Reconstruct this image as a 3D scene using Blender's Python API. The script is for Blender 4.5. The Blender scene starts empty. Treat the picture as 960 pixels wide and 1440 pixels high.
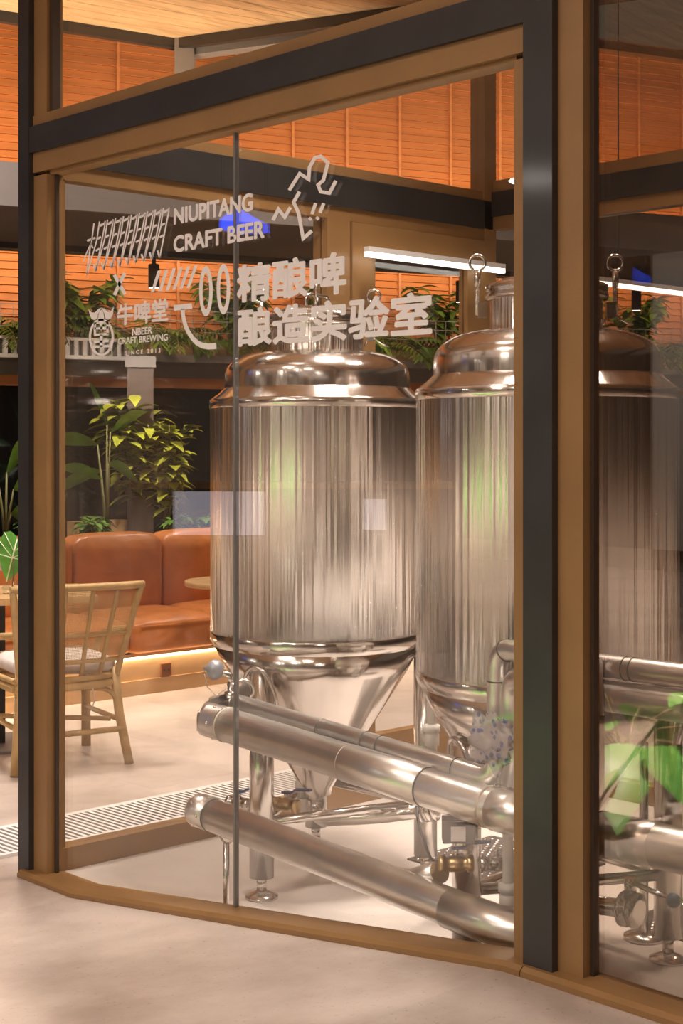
import bpy, bmesh, math, random
from mathutils import Vector, Matrix
random.seed(7)
scn = bpy.context.scene
COL = scn.collection
PI = math.pi

# ------------------------------------------------------------------ camera
F = 2100.0                     # focal length in pixels of the 960x1440 frame
TH = math.radians(43.6)        # camera heading: x axis = along the rear wall, y axis = along the facade
ST, CT = math.sin(TH), math.cos(TH)
CAMZ, HY = 1.4, 630.0
cam_d = bpy.data.cameras.new('camera')
cam_d.sensor_fit = 'VERTICAL'
cam_d.sensor_height = 36.0
cam_d.lens = F / 1440.0 * 36.0
cam_d.shift_y = -90.0 / 1440.0
cam_d.clip_end = 200
cam = bpy.data.objects.new('camera', cam_d)
COL.objects.link(cam)
cam.location = (0, 0, CAMZ)
cam.rotation_euler = (PI / 2, 0, -TH)
scn.camera = cam

# ------------------------------------------------------------------ world, exposure
w = bpy.data.worlds.new('world')
scn.world = w
w.use_nodes = True
w.node_tree.nodes['Background'].inputs[0].default_value = (1.0, 0.80, 0.62, 1)
w.node_tree.nodes['Background'].inputs[1].default_value = 0.10
scn.view_settings.view_transform = 'Standard'
scn.view_settings.look = 'None'
scn.view_settings.exposure = 0.05
scn.view_settings.gamma = 1.0
scn.view_settings.use_curve_mapping = False
scn.cycles.transparent_max_bounces = 40
scn.cycles.max_bounces = 10


def cam_uv(X, D):              # camera frame (right, depth) -> world x, y
    return (X * CT + D * ST, -X * ST + D * CT)


def area_light(name, loc, size, power, col=(1, .80, .60), size_y=None, aim=None, shape='DISK', spread=180):
    l = bpy.data.lights.new(name, 'AREA')
    l.energy = power
    l.color = col
    l.size = size
    l.spread = math.radians(spread)
    l.shape = shape
    if size_y:
        l.shape = 'RECTANGLE'
        l.size_y = size_y
    o = bpy.data.objects.new(name, l)
    COL.objects.link(o)
    o.location = loc
    if aim:
        d = Vector(aim) - Vector(loc)
        o.rotation_euler = d.to_track_quat('-Z', 'Y').to_euler()
    return o


WARM = (1, .80, .60)
NEUT = (1, .90, .82)
# ceiling downlights of the hall and added fill lights, at canopy height
area_light('ceiling_and_fill', (3.5, 3.25, 4.1), .5, 46, NEUT, spread=85)           # above the brewing room
area_light('ceiling_and_fill', (4.1, 2.2, 4.1), .4, 28, NEUT, spread=95)
area_light('ceiling_and_fill', (-.5, 3.0, 4.1), .5, 70, NEUT, spread=150)           # added unseen fill outside, brightens lettering and frames
area_light('ceiling_and_fill', (-.8, 0.6, 4.1), .5, 40, NEUT, spread=150)
area_light('ceiling_and_fill', (-3.0, 1.0, 4.1), .7, 85, NEUT)  # unseen hall lights, added to brighten what the steel reflects
area_light('ceiling_and_fill', (-6.5, 9.5, 4.1), .7, 95, NEUT)
area_light('ceiling_and_fill', (-6.0, 3.0, 4.1), .7, 90, NEUT)
area_light('ceiling_and_fill', (-3.0, -4.0, 4.1), .7, 75, NEUT)
area_light('ceiling_and_fill', (3.4, 5.6, 4.1), .35, 40, NEUT, spread=100)          # over the chair and table
area_light('ceiling_and_fill', (5.2, 5.0, 4.1), .35, 36, NEUT, spread=100)
area_light('ceiling_and_fill', (7.0, 3.0, 4.1), .5, 34, NEUT, spread=110)

# ------------------------------------------------------------------ materials


def nodes_of(m):
    m.use_nodes = True
    nt = m.node_tree
    return nt, nt.nodes, nt.links, nt.nodes['Principled BSDF']


MATS = {}


def mat(name, col, rough=.5, metal=0, var=.0, scale=8, bump=0, bscale=60, stretch=None, emit=None, estr=1, coat=0, col2=None, trans=0):
    if name in MATS:
        return MATS[name]
    m = bpy.data.materials.new(name)
    nt, N, L, P = nodes_of(m)
    P.inputs['Base Color'].default_value = (*col, 1)
    P.inputs['Roughness'].default_value = rough
    P.inputs['Metallic'].default_value = metal
    if coat:
        P.inputs['Coat Weight'].default_value = coat
        P.inputs['Coat Roughness'].default_value = .08
    if trans:
        P.inputs['Transmission Weight'].default_value = trans
    if emit:
        P.inputs['Emission Color'].default_value = (*emit, 1)
        P.inputs['Emission Strength'].default_value = estr
    tc = N.new('ShaderNodeTexCoord')
    mp = N.new('ShaderNodeMapping')
    L.new(tc.outputs['Object'], mp.inputs['Vector'])
    if stretch:
        mp.inputs['Scale'].default_value = stretch
    if var or col2:
        nz = N.new('ShaderNodeTexNoise')
        nz.inputs['Scale'].default_value = scale
        nz.inputs['Detail'].default_value = 6
        L.new(mp.outputs[0], nz.inputs['Vector'])
        rp = N.new('ShaderNodeValToRGB')
        c2 = col2 if col2 else tuple(c * (1 - var) for c in col)
        c1 = col if col2 else tuple(min(1, c * (1 + var * .6)) for c in col)
        rp.color_ramp.elements[0].position = .33
        rp.color_ramp.elements[1].position = .67
        rp.color_ramp.elements[0].color = (*c2, 1)
        rp.color_ramp.elements[1].color = (*c1, 1)
        L.new(nz.outputs['Fac'], rp.inputs['Fac'])
        L.new(rp.outputs['Color'], P.inputs['Base Color'])
    if bump:
        nb = N.new('ShaderNodeTexNoise')
        nb.inputs['Scale'].default_value = bscale
        nb.inputs['Detail'].default_value = 3
        L.new(mp.outputs[0], nb.inputs['Vector'])
        bp = N.new('ShaderNodeBump')
        bp.inputs['Strength'].default_value = bump
        bp.inputs['Distance'].default_value = .01
        L.new(nb.outputs['Fac'], bp.inputs['Height'])
        L.new(bp.outputs['Normal'], P.inputs['Normal'])
    MATS[name] = m
    return m


def concrete(name, c1, c2, c3):
    m = bpy.data.materials.new(name)
    nt, N, L, P = nodes_of(m)
    P.inputs['Roughness'].default_value = .42
    tc = N.new('ShaderNodeTexCoord')
    n1 = N.new('ShaderNodeTexNoise'); n1.inputs['Scale'].default_value = 1.3; n1.inputs['Detail'].default_value = 8
    n1.inputs['Roughness'].default_value = .65
    n2 = N.new('ShaderNodeTexNoise'); n2.inputs['Scale'].default_value = 90; n2.inputs['Detail'].default_value = 4
    L.new(tc.outputs['Object'], n1.inputs['Vector']); L.new(tc.outputs['Object'], n2.inputs['Vector'])
    r = N.new('ShaderNodeValToRGB')
    e = r.color_ramp.elements
    e[0].position = .34; e[0].color = (*c2, 1)
    e[1].position = .62; e[1].color = (*c1, 1)
    L.new(n1.outputs['Fac'], r.inputs['Fac'])
    r2 = N.new('ShaderNodeValToRGB')
    r2.color_ramp.elements[0].position = .33; r2.color_ramp.elements[0].color = (1, 1, 1, 1)
    r2.color_ramp.elements[1].position = .27; r2.color_ramp.elements[1].color = (1, 1, 1, 1)
    r2.color_ramp.elements[0].position = .26; r2.color_ramp.elements[0].color = (.55, .5, .46, 1)
    r2.color_ramp.elements[1].position = .36
    L.new(n2.outputs['Fac'], r2.inputs['Fac'])
    mx = N.new('ShaderNodeMix'); mx.data_type = 'RGBA'; mx.blend_type = 'MULTIPLY'
    mx.inputs['Factor'].default_value = .8
    L.new(r.outputs[0], mx.inputs['A']); L.new(r2.outputs[0], mx.inputs['B'])
    L.new(mx.outputs['Result'], P.inputs['Base Color'])
    bp = N.new('ShaderNodeBump'); bp.inputs['Strength'].default_value = .12; bp.inputs['Distance'].default_value = .004
    L.new(n1.outputs['Fac'], bp.inputs['Height']); L.new(bp.outputs[0], P.inputs['Normal'])
    return m


def glass(name, f0=.05, tint=(.97, .965, .95)):
    m = bpy.data.materials.new(name)
    m.use_nodes = True
    nt = m.node_tree; N = nt.nodes; L = nt.links
    N.clear()
    out = N.new('ShaderNodeOutputMaterial')
    tr = N.new('ShaderNodeBsdfTransparent'); tr.inputs[0].default_value = (*tint, 1)
    gl = N.new('ShaderNodeBsdfGlossy'); gl.inputs['Roughness'].default_value = .0
    gl.inputs[0].default_value = (1, 1, 1, 1)
    g = N.new('ShaderNodeNewGeometry')
    d = N.new('ShaderNodeVectorMath'); d.operation = 'DOT_PRODUCT'
    L.new(g.outputs['Incoming'], d.inputs[0]); L.new(g.outputs['Normal'], d.inputs[1])
    ab = N.new('ShaderNodeMath'); ab.operation = 'ABSOLUTE'; L.new(d.outputs['Value'], ab.inputs[0])
    om = N.new('ShaderNodeMath'); om.operation = 'SUBTRACT'; om.inputs[0].default_value = 1; L.new(ab.outputs[0], om.inputs[1])
    pw = N.new('ShaderNodeMath'); pw.operation = 'POWER'; pw.inputs[1].default_value = 5; L.new(om.outputs[0], pw.inputs[0])
    ma = N.new('ShaderNodeMath'); ma.operation = 'MULTIPLY_ADD'; ma.inputs[1].default_value = 1 - f0; ma.inputs[2].default_value = f0
    L.new(pw.outputs[0], ma.inputs[0])
    mx = N.new('ShaderNodeMixShader')
    L.new(ma.outputs[0], mx.inputs[0]); L.new(tr.outputs[0], mx.inputs[1]); L.new(gl.outputs[0], mx.inputs[2])
    L.new(mx.outputs[0], out.inputs[0])
    return m


def steel_turned(name, col, rough, streak, aniso=0.0):
    """stainless sheet rolled about the local z axis: fine vertical streaks"""
    m = bpy.data.materials.new(name)
    nt, N, L, P = nodes_of(m)
    P.inputs['Metallic'].default_value = 1
    P.inputs['Base Color'].default_value = (*col, 1)
    P.inputs['Roughness'].default_value = rough
    tc = N.new('ShaderNodeTexCoord')
    sx = N.new('ShaderNodeSeparateXYZ'); L.new(tc.outputs['Object'], sx.inputs[0])
    at = N.new('ShaderNodeMath'); at.operation = 'ARCTAN2'
    L.new(sx.outputs['Y'], at.inputs[0]); L.new(sx.outputs['X'], at.inputs[1])
    ms = N.new('ShaderNodeMath'); ms.operation = 'MULTIPLY'; ms.inputs[1].default_value = 7
    L.new(at.outputs[0], ms.inputs[0])
    mz = N.new('ShaderNodeMath'); mz.operation = 'MULTIPLY'; mz.inputs[1].default_value = .05
    L.new(sx.outputs['Z'], mz.inputs[0])
    cb = N.new('ShaderNodeCombineXYZ'); L.new(ms.outputs[0], cb.inputs['X']); L.new(mz.outputs[0], cb.inputs['Y'])
    nz = N.new('ShaderNodeTexNoise'); nz.inputs['Scale'].default_value = 1.6; nz.inputs['Detail'].default_value = 2.2
    nz.inputs['Roughness'].default_value = .55
    L.new(cb.outputs[0], nz.inputs['Vector'])
    bp = N.new('ShaderNodeBump'); bp.inputs['Strength'].default_value = streak; bp.inputs['Distance'].default_value = .02
    L.new(nz.outputs['Fac'], bp.inputs['Height']); L.new(bp.outputs[0], P.inputs['Normal'])
    tg = N.new('ShaderNodeTangent'); tg.direction_type = 'RADIAL'; tg.axis = 'Z'
    L.new(tg.outputs[0], P.inputs['Tangent'])
    P.inputs['Anisotropic'].default_value = aniso
    P.inputs['Anisotropic Rotation'].default_value = .25
    n2 = N.new('ShaderNodeTexNoise'); n2.inputs['Scale'].default_value = 5
    L.new(tc.outputs['Object'], n2.inputs['Vector'])
    mr = N.new('ShaderNodeMapRange'); mr.inputs[3].default_value = rough * .75; mr.inputs[4].default_value = rough * 1.35
    L.new(n2.outputs['Fac'], mr.inputs[0]); L.new(mr.outputs[0], P.inputs['Roughness'])
    return m


M_FLOOR = concrete('polished_concrete', (.60, .51, .455), (.36, .285, .24), None)
M_FLOORIN = concrete('light_screed', (.64, .57, .52), (.54, .47, .42), None)
M_TAN = mat('bronze_painted_frame', (.27, .145, .055), .38, 0, .10, 5, .05, 150)
M_STEEL_DARK = mat('charcoal_gloss_paint', (.030, .027, .027), .38, 0, .25, 6, .03, 60, coat=.08)
M_GASKET = mat('dark_gasket', (.05, .03, .018), .5)
M_SILICONE = mat('silicone_joint', (.16, .15, .14), .35)
M_GLASS = glass('clear_pane', .055)
M_GLASS2 = glass('rear_pane', .035)
M_GLASS3 = glass('grey_tinted_pane', .09, (.74, .69, .64))
M_TANK = steel_turned('stainless_rolled', (.84, .80, .76), .20, .45, .94)
M_DOME = steel_turned('stainless_polished', (.80, .75, .71), .16, .04, .5)
M_SS = mat('stainless_tube', (.76, .72, .68), .20, 1, .12, 7)
M_CLAD = mat('aluminium_cladding', (.84, .81, .78), .33, 1, .14, 9, .03, 25)
M_SEAM = mat('dark_seam', (.10, .09, .08), .45, .6)
M_SEAMTAN = mat('sealant_bead', (.55, .48, .38), .5)
M_VINYL = mat('pale_vinyl', (.80, .74, .74), .6)
M_WOOD_O = mat('orange_cedar', (.60, .21, .06), .5, 0, .14, 3, .05, 60, stretch=(.4, .4, 9))
M_PLANK = mat('pale_cedar_plank', (.86, .55, .30), .5, 0, .28, 2.5, .08, 50, stretch=(1, 6, 6))
M_OAK = mat('light_oak', (.60, .37, .17), .45, 0, .18, 3, .05, 60, stretch=(.6, 5, 5))
M_LEATHER = mat('tan_leather', (.60, .21, .062), .33, 0, .22, 5, .55, 14, coat=.15)
M_SEAML = mat('leather_seam', (.16, .05, .02), .6)
M_RATTAN = mat('rattan_cane', (.56, .36, .15), .45, 0, .2, 14, .1, 80)
M_CUSH = mat('linen_cushion', (.72, .64, .60), .85, 0, .06, 20, .2, 200)
M_BLACK = mat('black_powder_coat', (.025, .023, .022), .45)
M_DARKCEIL = mat('dark_ceiling_paint', (.075, .060, .055), .7, 0, .15, 2)
M_GREYP = mat('grey_plaster', (.22, .19, .175), .75, 0, .1, 2)
M_NIGHT = mat('night_window_glass', (.006, .006, .006), .06)
M_WHITE = mat('white_powder_coat', (.72, .68, .66), .5)
M_LEAF = mat('leaf_green', (.13, .27, .035), .4, 0, .4, 9)
M_LEAF2 = mat('leaf_yellow_green', (.33, .34, .03), .4, 0, .4, 9)
M_LEAF3 = mat('leaf_bright', (.13, .42, .06), .35, 0, .25, 12)
M_FERN = mat('fern_green', (.13, .21, .025), .5, 0, .5, 5)
M_STEM = mat('plant_stem', (.17, .15, .05), .6)
M_SOIL = mat('potting_soil', (.05, .035, .02), .9)
M_BRASS = mat('brass_fitting', (.66, .48, .26), .32, 1, .1, 20)
M_BLUE = mat('blue_lever', (.06, .085, .20), .4)
M_PVC = mat('white_pvc', (.66, .62, .57), .45)
M_GREYGAUGE = mat('grey_cap', (.34, .34, .37), .4, .3)
M_RED = mat('red_cap', (.6, .03, .04), .4)
M_LED = mat('warm_led_strip', (1, .9, .7), .5, emit=(1, .76, .48), estr=25)
M_TUBE = mat('lit_tube', (1, .95, .9), .5, emit=(1, .93, .84), estr=5)
M_SPOT = mat('lit_spot_face', (1, .95, .9), .5, emit=(1, .93, .84), estr=8)
M_GRATEHOLE = mat('drain_channel', (.05, .04, .035), .8)
M_COPPERSW = mat('copper_switch_plate', (.35, .13, .05), .35, .5)
M_VASE = glass('vase_glass', .10, (.93, .96, .92))
M_FLOWER = mat('pink_petal', (.75, .45, .55), .6)
M_BOX = mat('lit_counter_front', (.9, .9, .95), .5, emit=(.86, .84, 1), estr=1.3)
M_BLUEGLOW = mat('blue_screen', (.02, .05, .8), .5, emit=(.02, .08, 1), estr=9)
M_HALL = mat('hall_plaster', (.40, .34, .29), .7, 0, .15, 1.2)
M_HALLD = mat('hall_dark_panel', (.05, .04, .035), .6)
M_HALLW = mat('hall_pale_panel', (.75, .70, .64), .7)

# ------------------------------------------------------------------ mesh builder


class MB:
    def __init__(s):
        s.v = []; s.f = []; s.sm = []

    def add(s, vs, fs, smooth=False):
        b = len(s.v)
        s.v += [tuple(p) for p in vs]
        s.f += [tuple(i + b for i in f) for f in fs]
        s.sm += [smooth] * len(fs)
        return s

    def box(s, x0, x1, y0, y1, z0, z1, M=None):
        vs = [(x, y, z) for z in (z0, z1) for y in (y0, y1) for x in (x0, x1)]
        if M:
            vs = [M @ Vector(p) for p in vs]
        return s.add(vs, [(0, 2, 3, 1), (4, 5, 7, 6), (0, 1, 5, 4), (2, 6, 7, 3), (0, 4, 6, 2), (1, 3, 7, 5)])

    def prism(s, poly, z0, z1):
        n = len(poly)
        vs = [(p[0], p[1], z0) for p in poly] + [(p[0], p[1], z1) for p in poly]
        fs = [tuple(range(n - 1, -1, -1)), tuple(range(n, 2 * n))]
        fs += [(i, (i + 1) % n, n + (i + 1) % n, n + i) for i in range(n)]
        return s.add(vs, fs)

    def lathe(s, prof, c=(0, 0, 0), seg=48, axis=None, caps=True):
        """prof: list of (r, z); axis: direction of the local z"""
        R = Vector(axis).normalized().to_track_quat('Z', 'Y').to_matrix() if axis is not None else Matrix.Identity(3)
        c = Vector(c)
        vs = []
        for r, z in prof:
            for k in range(seg):
                a = 2 * PI * k / seg
                vs.append(c + R @ Vector((r * math.cos(a), r * math.sin(a), z)))
        fs = []
        for i in range(len(prof) - 1):
            for k in range(seg):
                k2 = (k + 1) % seg
                fs.append((i * seg + k, i * seg + k2, (i + 1) * seg + k2, (i + 1) * seg + k))
        s.add(vs, fs, True)
        if caps:
            for i, flip in ((0, True), (len(prof) - 1, False)):
                if prof[i][0] > 1e-4:
                    idx = list(range(i * seg, (i + 1) * seg))
                    b = len(s.v) - len(vs)
                    s.f.append(tuple(b + q for q in (idx[::-1] if flip else idx)))
                    s.sm.append(False)
        return s

    def cyl(s, p0, p1, r, r2=None, seg=20):
        p0, p1 = Vector(p0), Vector(p1)
        L = (p1 - p0).length
        return s.lathe([(r, 0), (r if r2 is None else r2, L)], p0, seg, p1 - p0)

    def sphere(s, c, r, sx=1, sy=1, sz=1, seg=16, rings=10):
        vs = []; fs = []
        for i in range(rings + 1):
            t = PI * i / rings
            for k in range(seg):
                a = 2 * PI * k / seg
                vs.append((c[0] + r * sx * math.sin(t) * math.cos(a), c[1] + r * sy * math.sin(t) * math.sin(a), c[2] + r * sz * math.cos(t)))
        for i in range(rings):
            for k in range(seg):
                k2 = (k + 1) % seg
                fs.append((i * seg + k, (i + 1) * seg + k, (i + 1) * seg + k2, i * seg + k2))
        return s.add(vs, fs, True)

    def tube(s, pts, r, seg=14, closed=False):
        pts = [Vector(p) for p in pts]
        n = len(pts)
        rs = r if isinstance(r, (list, tuple)) else [r] * n
        t0 = (pts[1] - pts[0]).normalized()
        up = Vector((0, 0, 1)) if abs(t0.z) < .9 else Vector((1, 0, 0))
        nrm = (up - t0 * up.dot(t0)).normalized()
        vs = []
        for i in range(n):
            if closed:
                t = (pts[(i + 1) % n] - pts[i - 1]).normalized()
            else:
                t = (pts[min(i + 1, n - 1)] - pts[max(i - 1, 0)]).normalized()
            nrm = (nrm - t * nrm.dot(t)).normalized()
            b = t.cross(nrm)
            for k in range(seg):
                a = 2 * PI * k / seg
                vs.append(pts[i] + (nrm * math.cos(a) + b * math.sin(a)) * rs[i])
        fs = []
        m = n if closed else n - 1
        for i in range(m):
            j = (i + 1) % n
            for k in range(seg):
                k2 = (k + 1) % seg
                fs.append((i * seg + k, i * seg + k2, j * seg + k2, j * seg + k))
        s.add(vs, fs, True)
        if not closed:
            b = len(s.v) - len(vs)
            s.f.append(tuple(b + q for q in range(seg - 1, -1, -1))); s.sm.append(False)
            s.f.append(tuple(b + (n - 1) * seg + q for q in range(seg))); s.sm.append(False)
        return s

    def torus(s, c, R, r, axis=(0, 0, 1), seg=28, seg2=10):
        Rm = Vector(axis).normalized().to_track_quat('Z', 'Y').to_matrix()
        pts = [Vector(c) + Rm @ Vector((R * math.cos(2 * PI * k / seg), R * math.sin(2 * PI * k / seg), 0)) for k in range(seg)]
        return s.tube(pts, r, seg2, True)

    def rbox(s, x0, x1, y0, y1, z0, z1, r=.03, n=4, puff=0.0):
        """box with rounded edges (cushion)"""
        N = 10
        cx, cy, cz = (x0 + x1) / 2, (y0 + y1) / 2, (z0 + z1) / 2
        hx, hy, hz = (x1 - x0) / 2, (y1 - y0) / 2, (z1 - z0) / 2
        bm = bmesh.new()
        bmesh.ops.create_cube(bm, size=2)
        bmesh.ops.subdivide_edges(bm, edges=bm.edges[:], cuts=N, use_grid_fill=True)
        for v in bm.verts:
            q = [v.co.x, v.co.y, v.co.z]
            p = []
            for c, h in zip(q, (hx, hy, hz)):
                p.append(c * h)
            inn = Vector([max(-h + r, min(h - r, a)) for a, h in zip(p, (hx, hy, hz))])
            d = Vector(p) - inn
            if d.length > 1e-6:
                d = d.normalized() * r
            o = inn + d
            if puff:
                o.z += puff * (1 - q[0] ** 4) * (1 - q[1] ** 4) * (1 if q[2] > 0 else 0) * abs(q[2])
                o.y += puff * .6 * (1 - q[0] ** 4) * (1 - q[2] ** 4) * (-1 if q[1] < 0 else 0) * abs(q[1])
            v.co = o + Vector((cx, cy, cz))
        vs = [v.co.copy() for v in bm.verts]
        bm.verts.index_update()
        fs = [tuple(v.index for v in f.verts) for f in bm.faces]
        bm.free()
        return s.add(vs, fs, True)

    def rot(s, M):
        s.v = [tuple(M @ Vector(p)) for p in s.v]
        return s

    def build(s, name, m, parent=None, base=None):
        """verts are world coordinates; parent carries the world base point"""
        if parent is not None:
            base = Vector(parent['_b'])
        elif base is None:
            xs, ys, zs = zip(*s.v)
            base = Vector(((min(xs) + max(xs)) / 2, (min(ys) + max(ys)) / 2, min(zs)))
        base = Vector(base)
        me = bpy.data.meshes.new(name)
        me.from_pydata([tuple(Vector(p) - base) for p in s.v], [], s.f)
        me.polygons.foreach_set('use_smooth', s.sm)
        me.materials.append(m)
        me.update()
        o = bpy.data.objects.new(name, me)
        COL.objects.link(o)
        o['_b'] = tuple(base)
        if parent is not None:
            o.parent = parent
        else:
            o.location = base
        return o


def thing(name, label, cat, base, group=None, kind=None):
    o = bpy.data.objects.new(name, None)
    COL.objects.link(o)
    o.empty_display_size = .1
    o.location = base
    o['_b'] = tuple(base)
    if label: o['label'] = label
    if cat: o['category'] = cat
    if group: o['group'] = group
    if kind: o['kind'] = kind
    return o


def tag(o, label=None, cat=None, group=None, kind=None):
    if label: o['label'] = label
    if cat: o['category'] = cat
    if group: o['group'] = group
    if kind: o['kind'] = kind
    return o


def inst(o, parent, loc, rz=0):
    c = o.copy()
    COL.objects.link(c)
    c.parent = parent
    c.location = loc
    c.rotation_euler = (0, 0, rz)
    return c


def fillet(pts, r, n=6):
    """round the inner corners of a polyline"""
    pts = [Vector(p) for p in pts]
    out = [pts[0]]
    for i in range(1, len(pts) - 1):
        a, b, c = pts[i - 1], pts[i], pts[i + 1]
        d1 = (a - b).normalized(); d2 = (c - b).normalized()
        rr = min(r, (a - b).length * .45, (c - b).length * .45)
        p, q = b + d1 * rr, b + d2 * rr
        for k in range(n + 1):
            t = k / n
            out.append(p * (1 - t) ** 2 + b * 2 * t * (1 - t) + q * t * t)
    out.append(pts[-1])
    return out


def ray(px):
    a = (px - 480) / F
    return CT * a + ST, -ST * a + CT


def on_u(px, py, u):            # photo pixel -> point on the plane x = u
    du, dv = ray(px)
    D = u / du
    return Vector((u, D * dv, CAMZ - (py - HY) * D / F))


def on_D(px, py, D):
    du, dv = ray(px)
    return Vector((D * du, D * dv, CAMZ - (py - HY) * D / F))


# ------------------------------------------------------------------ floor
RV0, RV1, RZ = 3.95, 2.2, .215


def ramp(v):
    return max(0.0, min(RZ, (RV0 - v) / (RV0 - RV1) * RZ))


UF = 2.64        # outer face of the facade frames
UG = 2.68        # glass plane
VR = 4.23        # rear wall of the brewing room
UR = 4.93        # far side wall of the brewing room
b = MB()
ys = [30, 4.0] + [RV0 - k * (RV0 - RV1) / 10 for k in range(11)] + [2.0, -12]
xs = [-14, 0, 1, 2, UG]
vs = []; fs = []
for y in ys:
    for x in xs:
        vs.append((x, y, ramp(y)))
nx = len(xs)
for j in range(len(ys) - 1):
    for i in range(nx - 1):
        fs.append(((j + 1) * nx + i, (j + 1) * nx + i + 1, j * nx + i + 1, j * nx + i))
b.add(vs, fs)
b.add([(UG, VR + .03, 0), (30, VR + .03, 0), (30, 30, 0), (UG, 30, 0)], [(0, 1, 2, 3)])
b.add([(UR, -12, 0), (30, -12, 0), (30, VR + .03, 0), (UR, VR + .03, 0)], [(0, 1, 2, 3)])
floor = tag(b.build('floor', M_FLOOR, base=(0, 0, 0)), kind='structure')
b = MB()
b.add([(UG, -3, 0), (UR, -3, 0), (UR, VR + .03, 0), (UG, VR + .03, 0)], [(0, 1, 2, 3)])
tag(b.build('floor_brewing_room', M_FLOORIN, base=(3.8, 3, 0)), kind='structure')

# ------------------------------------------------------------------ facade: steel, frames, panes
VL0, VL1, VL2 = 4.294, 4.230, 4.153        # left post: steel / bronze jamb / opening
VP0, VP1, VP2, VP3 = 2.204, 2.158, 2.075, 2.006
VJ = on_u(330, 700, UG).y                   # silicone joint
ZB0, ZB1, ZB2, ZB3, ZT = 2.287, 2.362, 2.447, 2.484, 3.05
SILL = .022

steel = thing('trim_1', 'charcoal painted steel posts and beam carrying the glass front', None, (UF, 3.2, 0), kind='structure')
MB().box(UF - .02, UF + .07, VL1, VL0, 0, ZT).build('steel_post', M_STEEL_DARK, steel)
MB().box(UF - .02, UF + .07, VP2, VP1, .2, ZT).build('steel_post', M_STEEL_DARK, steel)
MB().box(UF - .018, UF + .06, VP1 - .001, VL1 + .001, ZB1, ZB2).build('steel_beam', M_STEEL_DARK, steel)


def sloped_bar(u0, u1, v0, v1, h, n=10, z_off=0.0, under=.0):
    """bar following the ramp from v0 down to v1"""
    b = MB()
    vs = []; fs = []
    cuts = sorted(set([v0, v1] + [c for c in (RV0, RV1) if v1 < c < v0]), reverse=True)
    for v in cuts:
        z = ramp(v) + z_off
        vs += [(u0, v, z - under), (u1, v, z - under), (u1, v, z + h), (u0 + .012, v, z + h), (u0, v, z + h * .6)]
    for j in range(len(cuts) - 1):
        for k in range(5):
            k2 = (k + 1) % 5
            fs.append((j * 5 + k, j * 5 + k2, (j + 1) * 5 + k2, (j + 1) * 5 + k))
    m = (len(cuts) - 1) * 5
    fs += [(4, 3, 2, 1, 0), (m, m + 1, m + 2, m + 3, m + 4)]
    b.add(vs, fs)
    return b


def pane_mesh(u, v0, v1, z1, zb=None, th=.010):
    cuts = sorted(set([v0, v1] + [c for c in (RV0, RV1) if v1 < c < v0]), reverse=True)
    prof = [(v, (ramp(v) + SILL - .004) if zb is None else zb) for v in cuts] + [(v1, z1), (v0, z1)]
    n = len(prof)
    vs = [(u, p[0], p[1]) for p in prof] + [(u + th, p[0], p[1]) for p in prof]
    fs = [tuple(range(n)), tuple(range(2 * n - 1, n - 1, -1))]
    fs += [(i, n + i, n + (i + 1) % n, (i + 1) % n) for i in range(n)]
    return MB().add(vs, fs)


win1 = thing('window_1', 'large shopfront window with white vinyl lettering and bronze frame', None, (UG, 3.2, 0), kind='structure')
MB().box(UF, UG + .02, VL2, VL1, 0, ZB0 + .001).build('frame_jamb', M_TAN, win1)
MB().box(UF + .004, UG + .02, VP1, VP0, .2, ZB0 + .001).build('frame_jamb', M_TAN, win1)
h = MB().box(UF - .004, UG + .02, VP1 + .001, VL1 - .001, ZB0 + .012, ZB1)
h.box(UF + .012, UG + .02, VP0, VL2, ZB0, ZB0 + .013)
h.build('frame_head', M_TAN, win1)
sloped_bar(UF - .045, UG + .02, VL1 + .03, VP1 - .01, SILL, under=.03).build('frame_sill', M_TAN, win1)
MB().box(UG - .012, UG - .001, VL2 - .012, VL2 - .0005, SILL, ZB0).build('gasket', M_GASKET, win1)
pane1 = pane_mesh(UG, VL2 - .001, VJ + .004, ZB0 + .004).build('pane', M_GLASS, win1)
pane2 = pane_mesh(UG, VJ - .004, VP0 + .001, ZB0 + .004).build('pane', M_GLASS, win1)
MB().box(UG - .002, UG + .012, VJ - .0038, VJ + .0038, ramp(VJ) + SILL, ZB0).build('silicone_joint', M_SILICONE, win1)

win2 = thing('window_2', 'tall fixed shopfront window beside the steel post', None, (UG, 1, .2), kind='structure')
MB().box(UF, UG + .02, VP3, VP2, .2, ZT).build('frame_jamb', M_TAN, win2)
MB().box(UG - .014, UG - .0005, VP3 - .010, VP3 - .0005, .2, ZT).build('gasket', M_GASKET, win2)
sloped_bar(UF - .044, UG + .02, VP1 - .012, -1.5, SILL, under=.03).build('frame_sill', M_TAN, win2)
pane_mesh(UG, VP3 - .001, -1.5, ZT).build('pane', M_GLASS3, win2)

win3 = thing('window_3', 'clerestory window above the steel beam', None, (UG, 3.2, ZB2), kind='structure')
MB().box(UF - .004, UG + .02, VP1, VL1, ZB2, ZB3).build('frame_sill', M_TAN, win3)
MB().box(UF, UG + .02, VL2, VL1 - .001, ZB3, ZT).build('frame_jamb', M_TAN, win3)
MB().box(UG - .03, UG - .001, VL2 - .02, VL2 - .0005, ZB3, ZT).build('gasket', M_GASKET, win3)
pane_mesh(UG, VL2 - .001, VP1, ZT, zb=ZB3 - .005).build('pane', M_GLASS2, win3)
# kerb below the sill (seen from inside)
tag(sloped_bar(UG - .02, UG + .045, VR, -1.5, 0.004, under=.30, z_off=0).build('baseboard_front', M_TAN), kind='structure')

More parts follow.
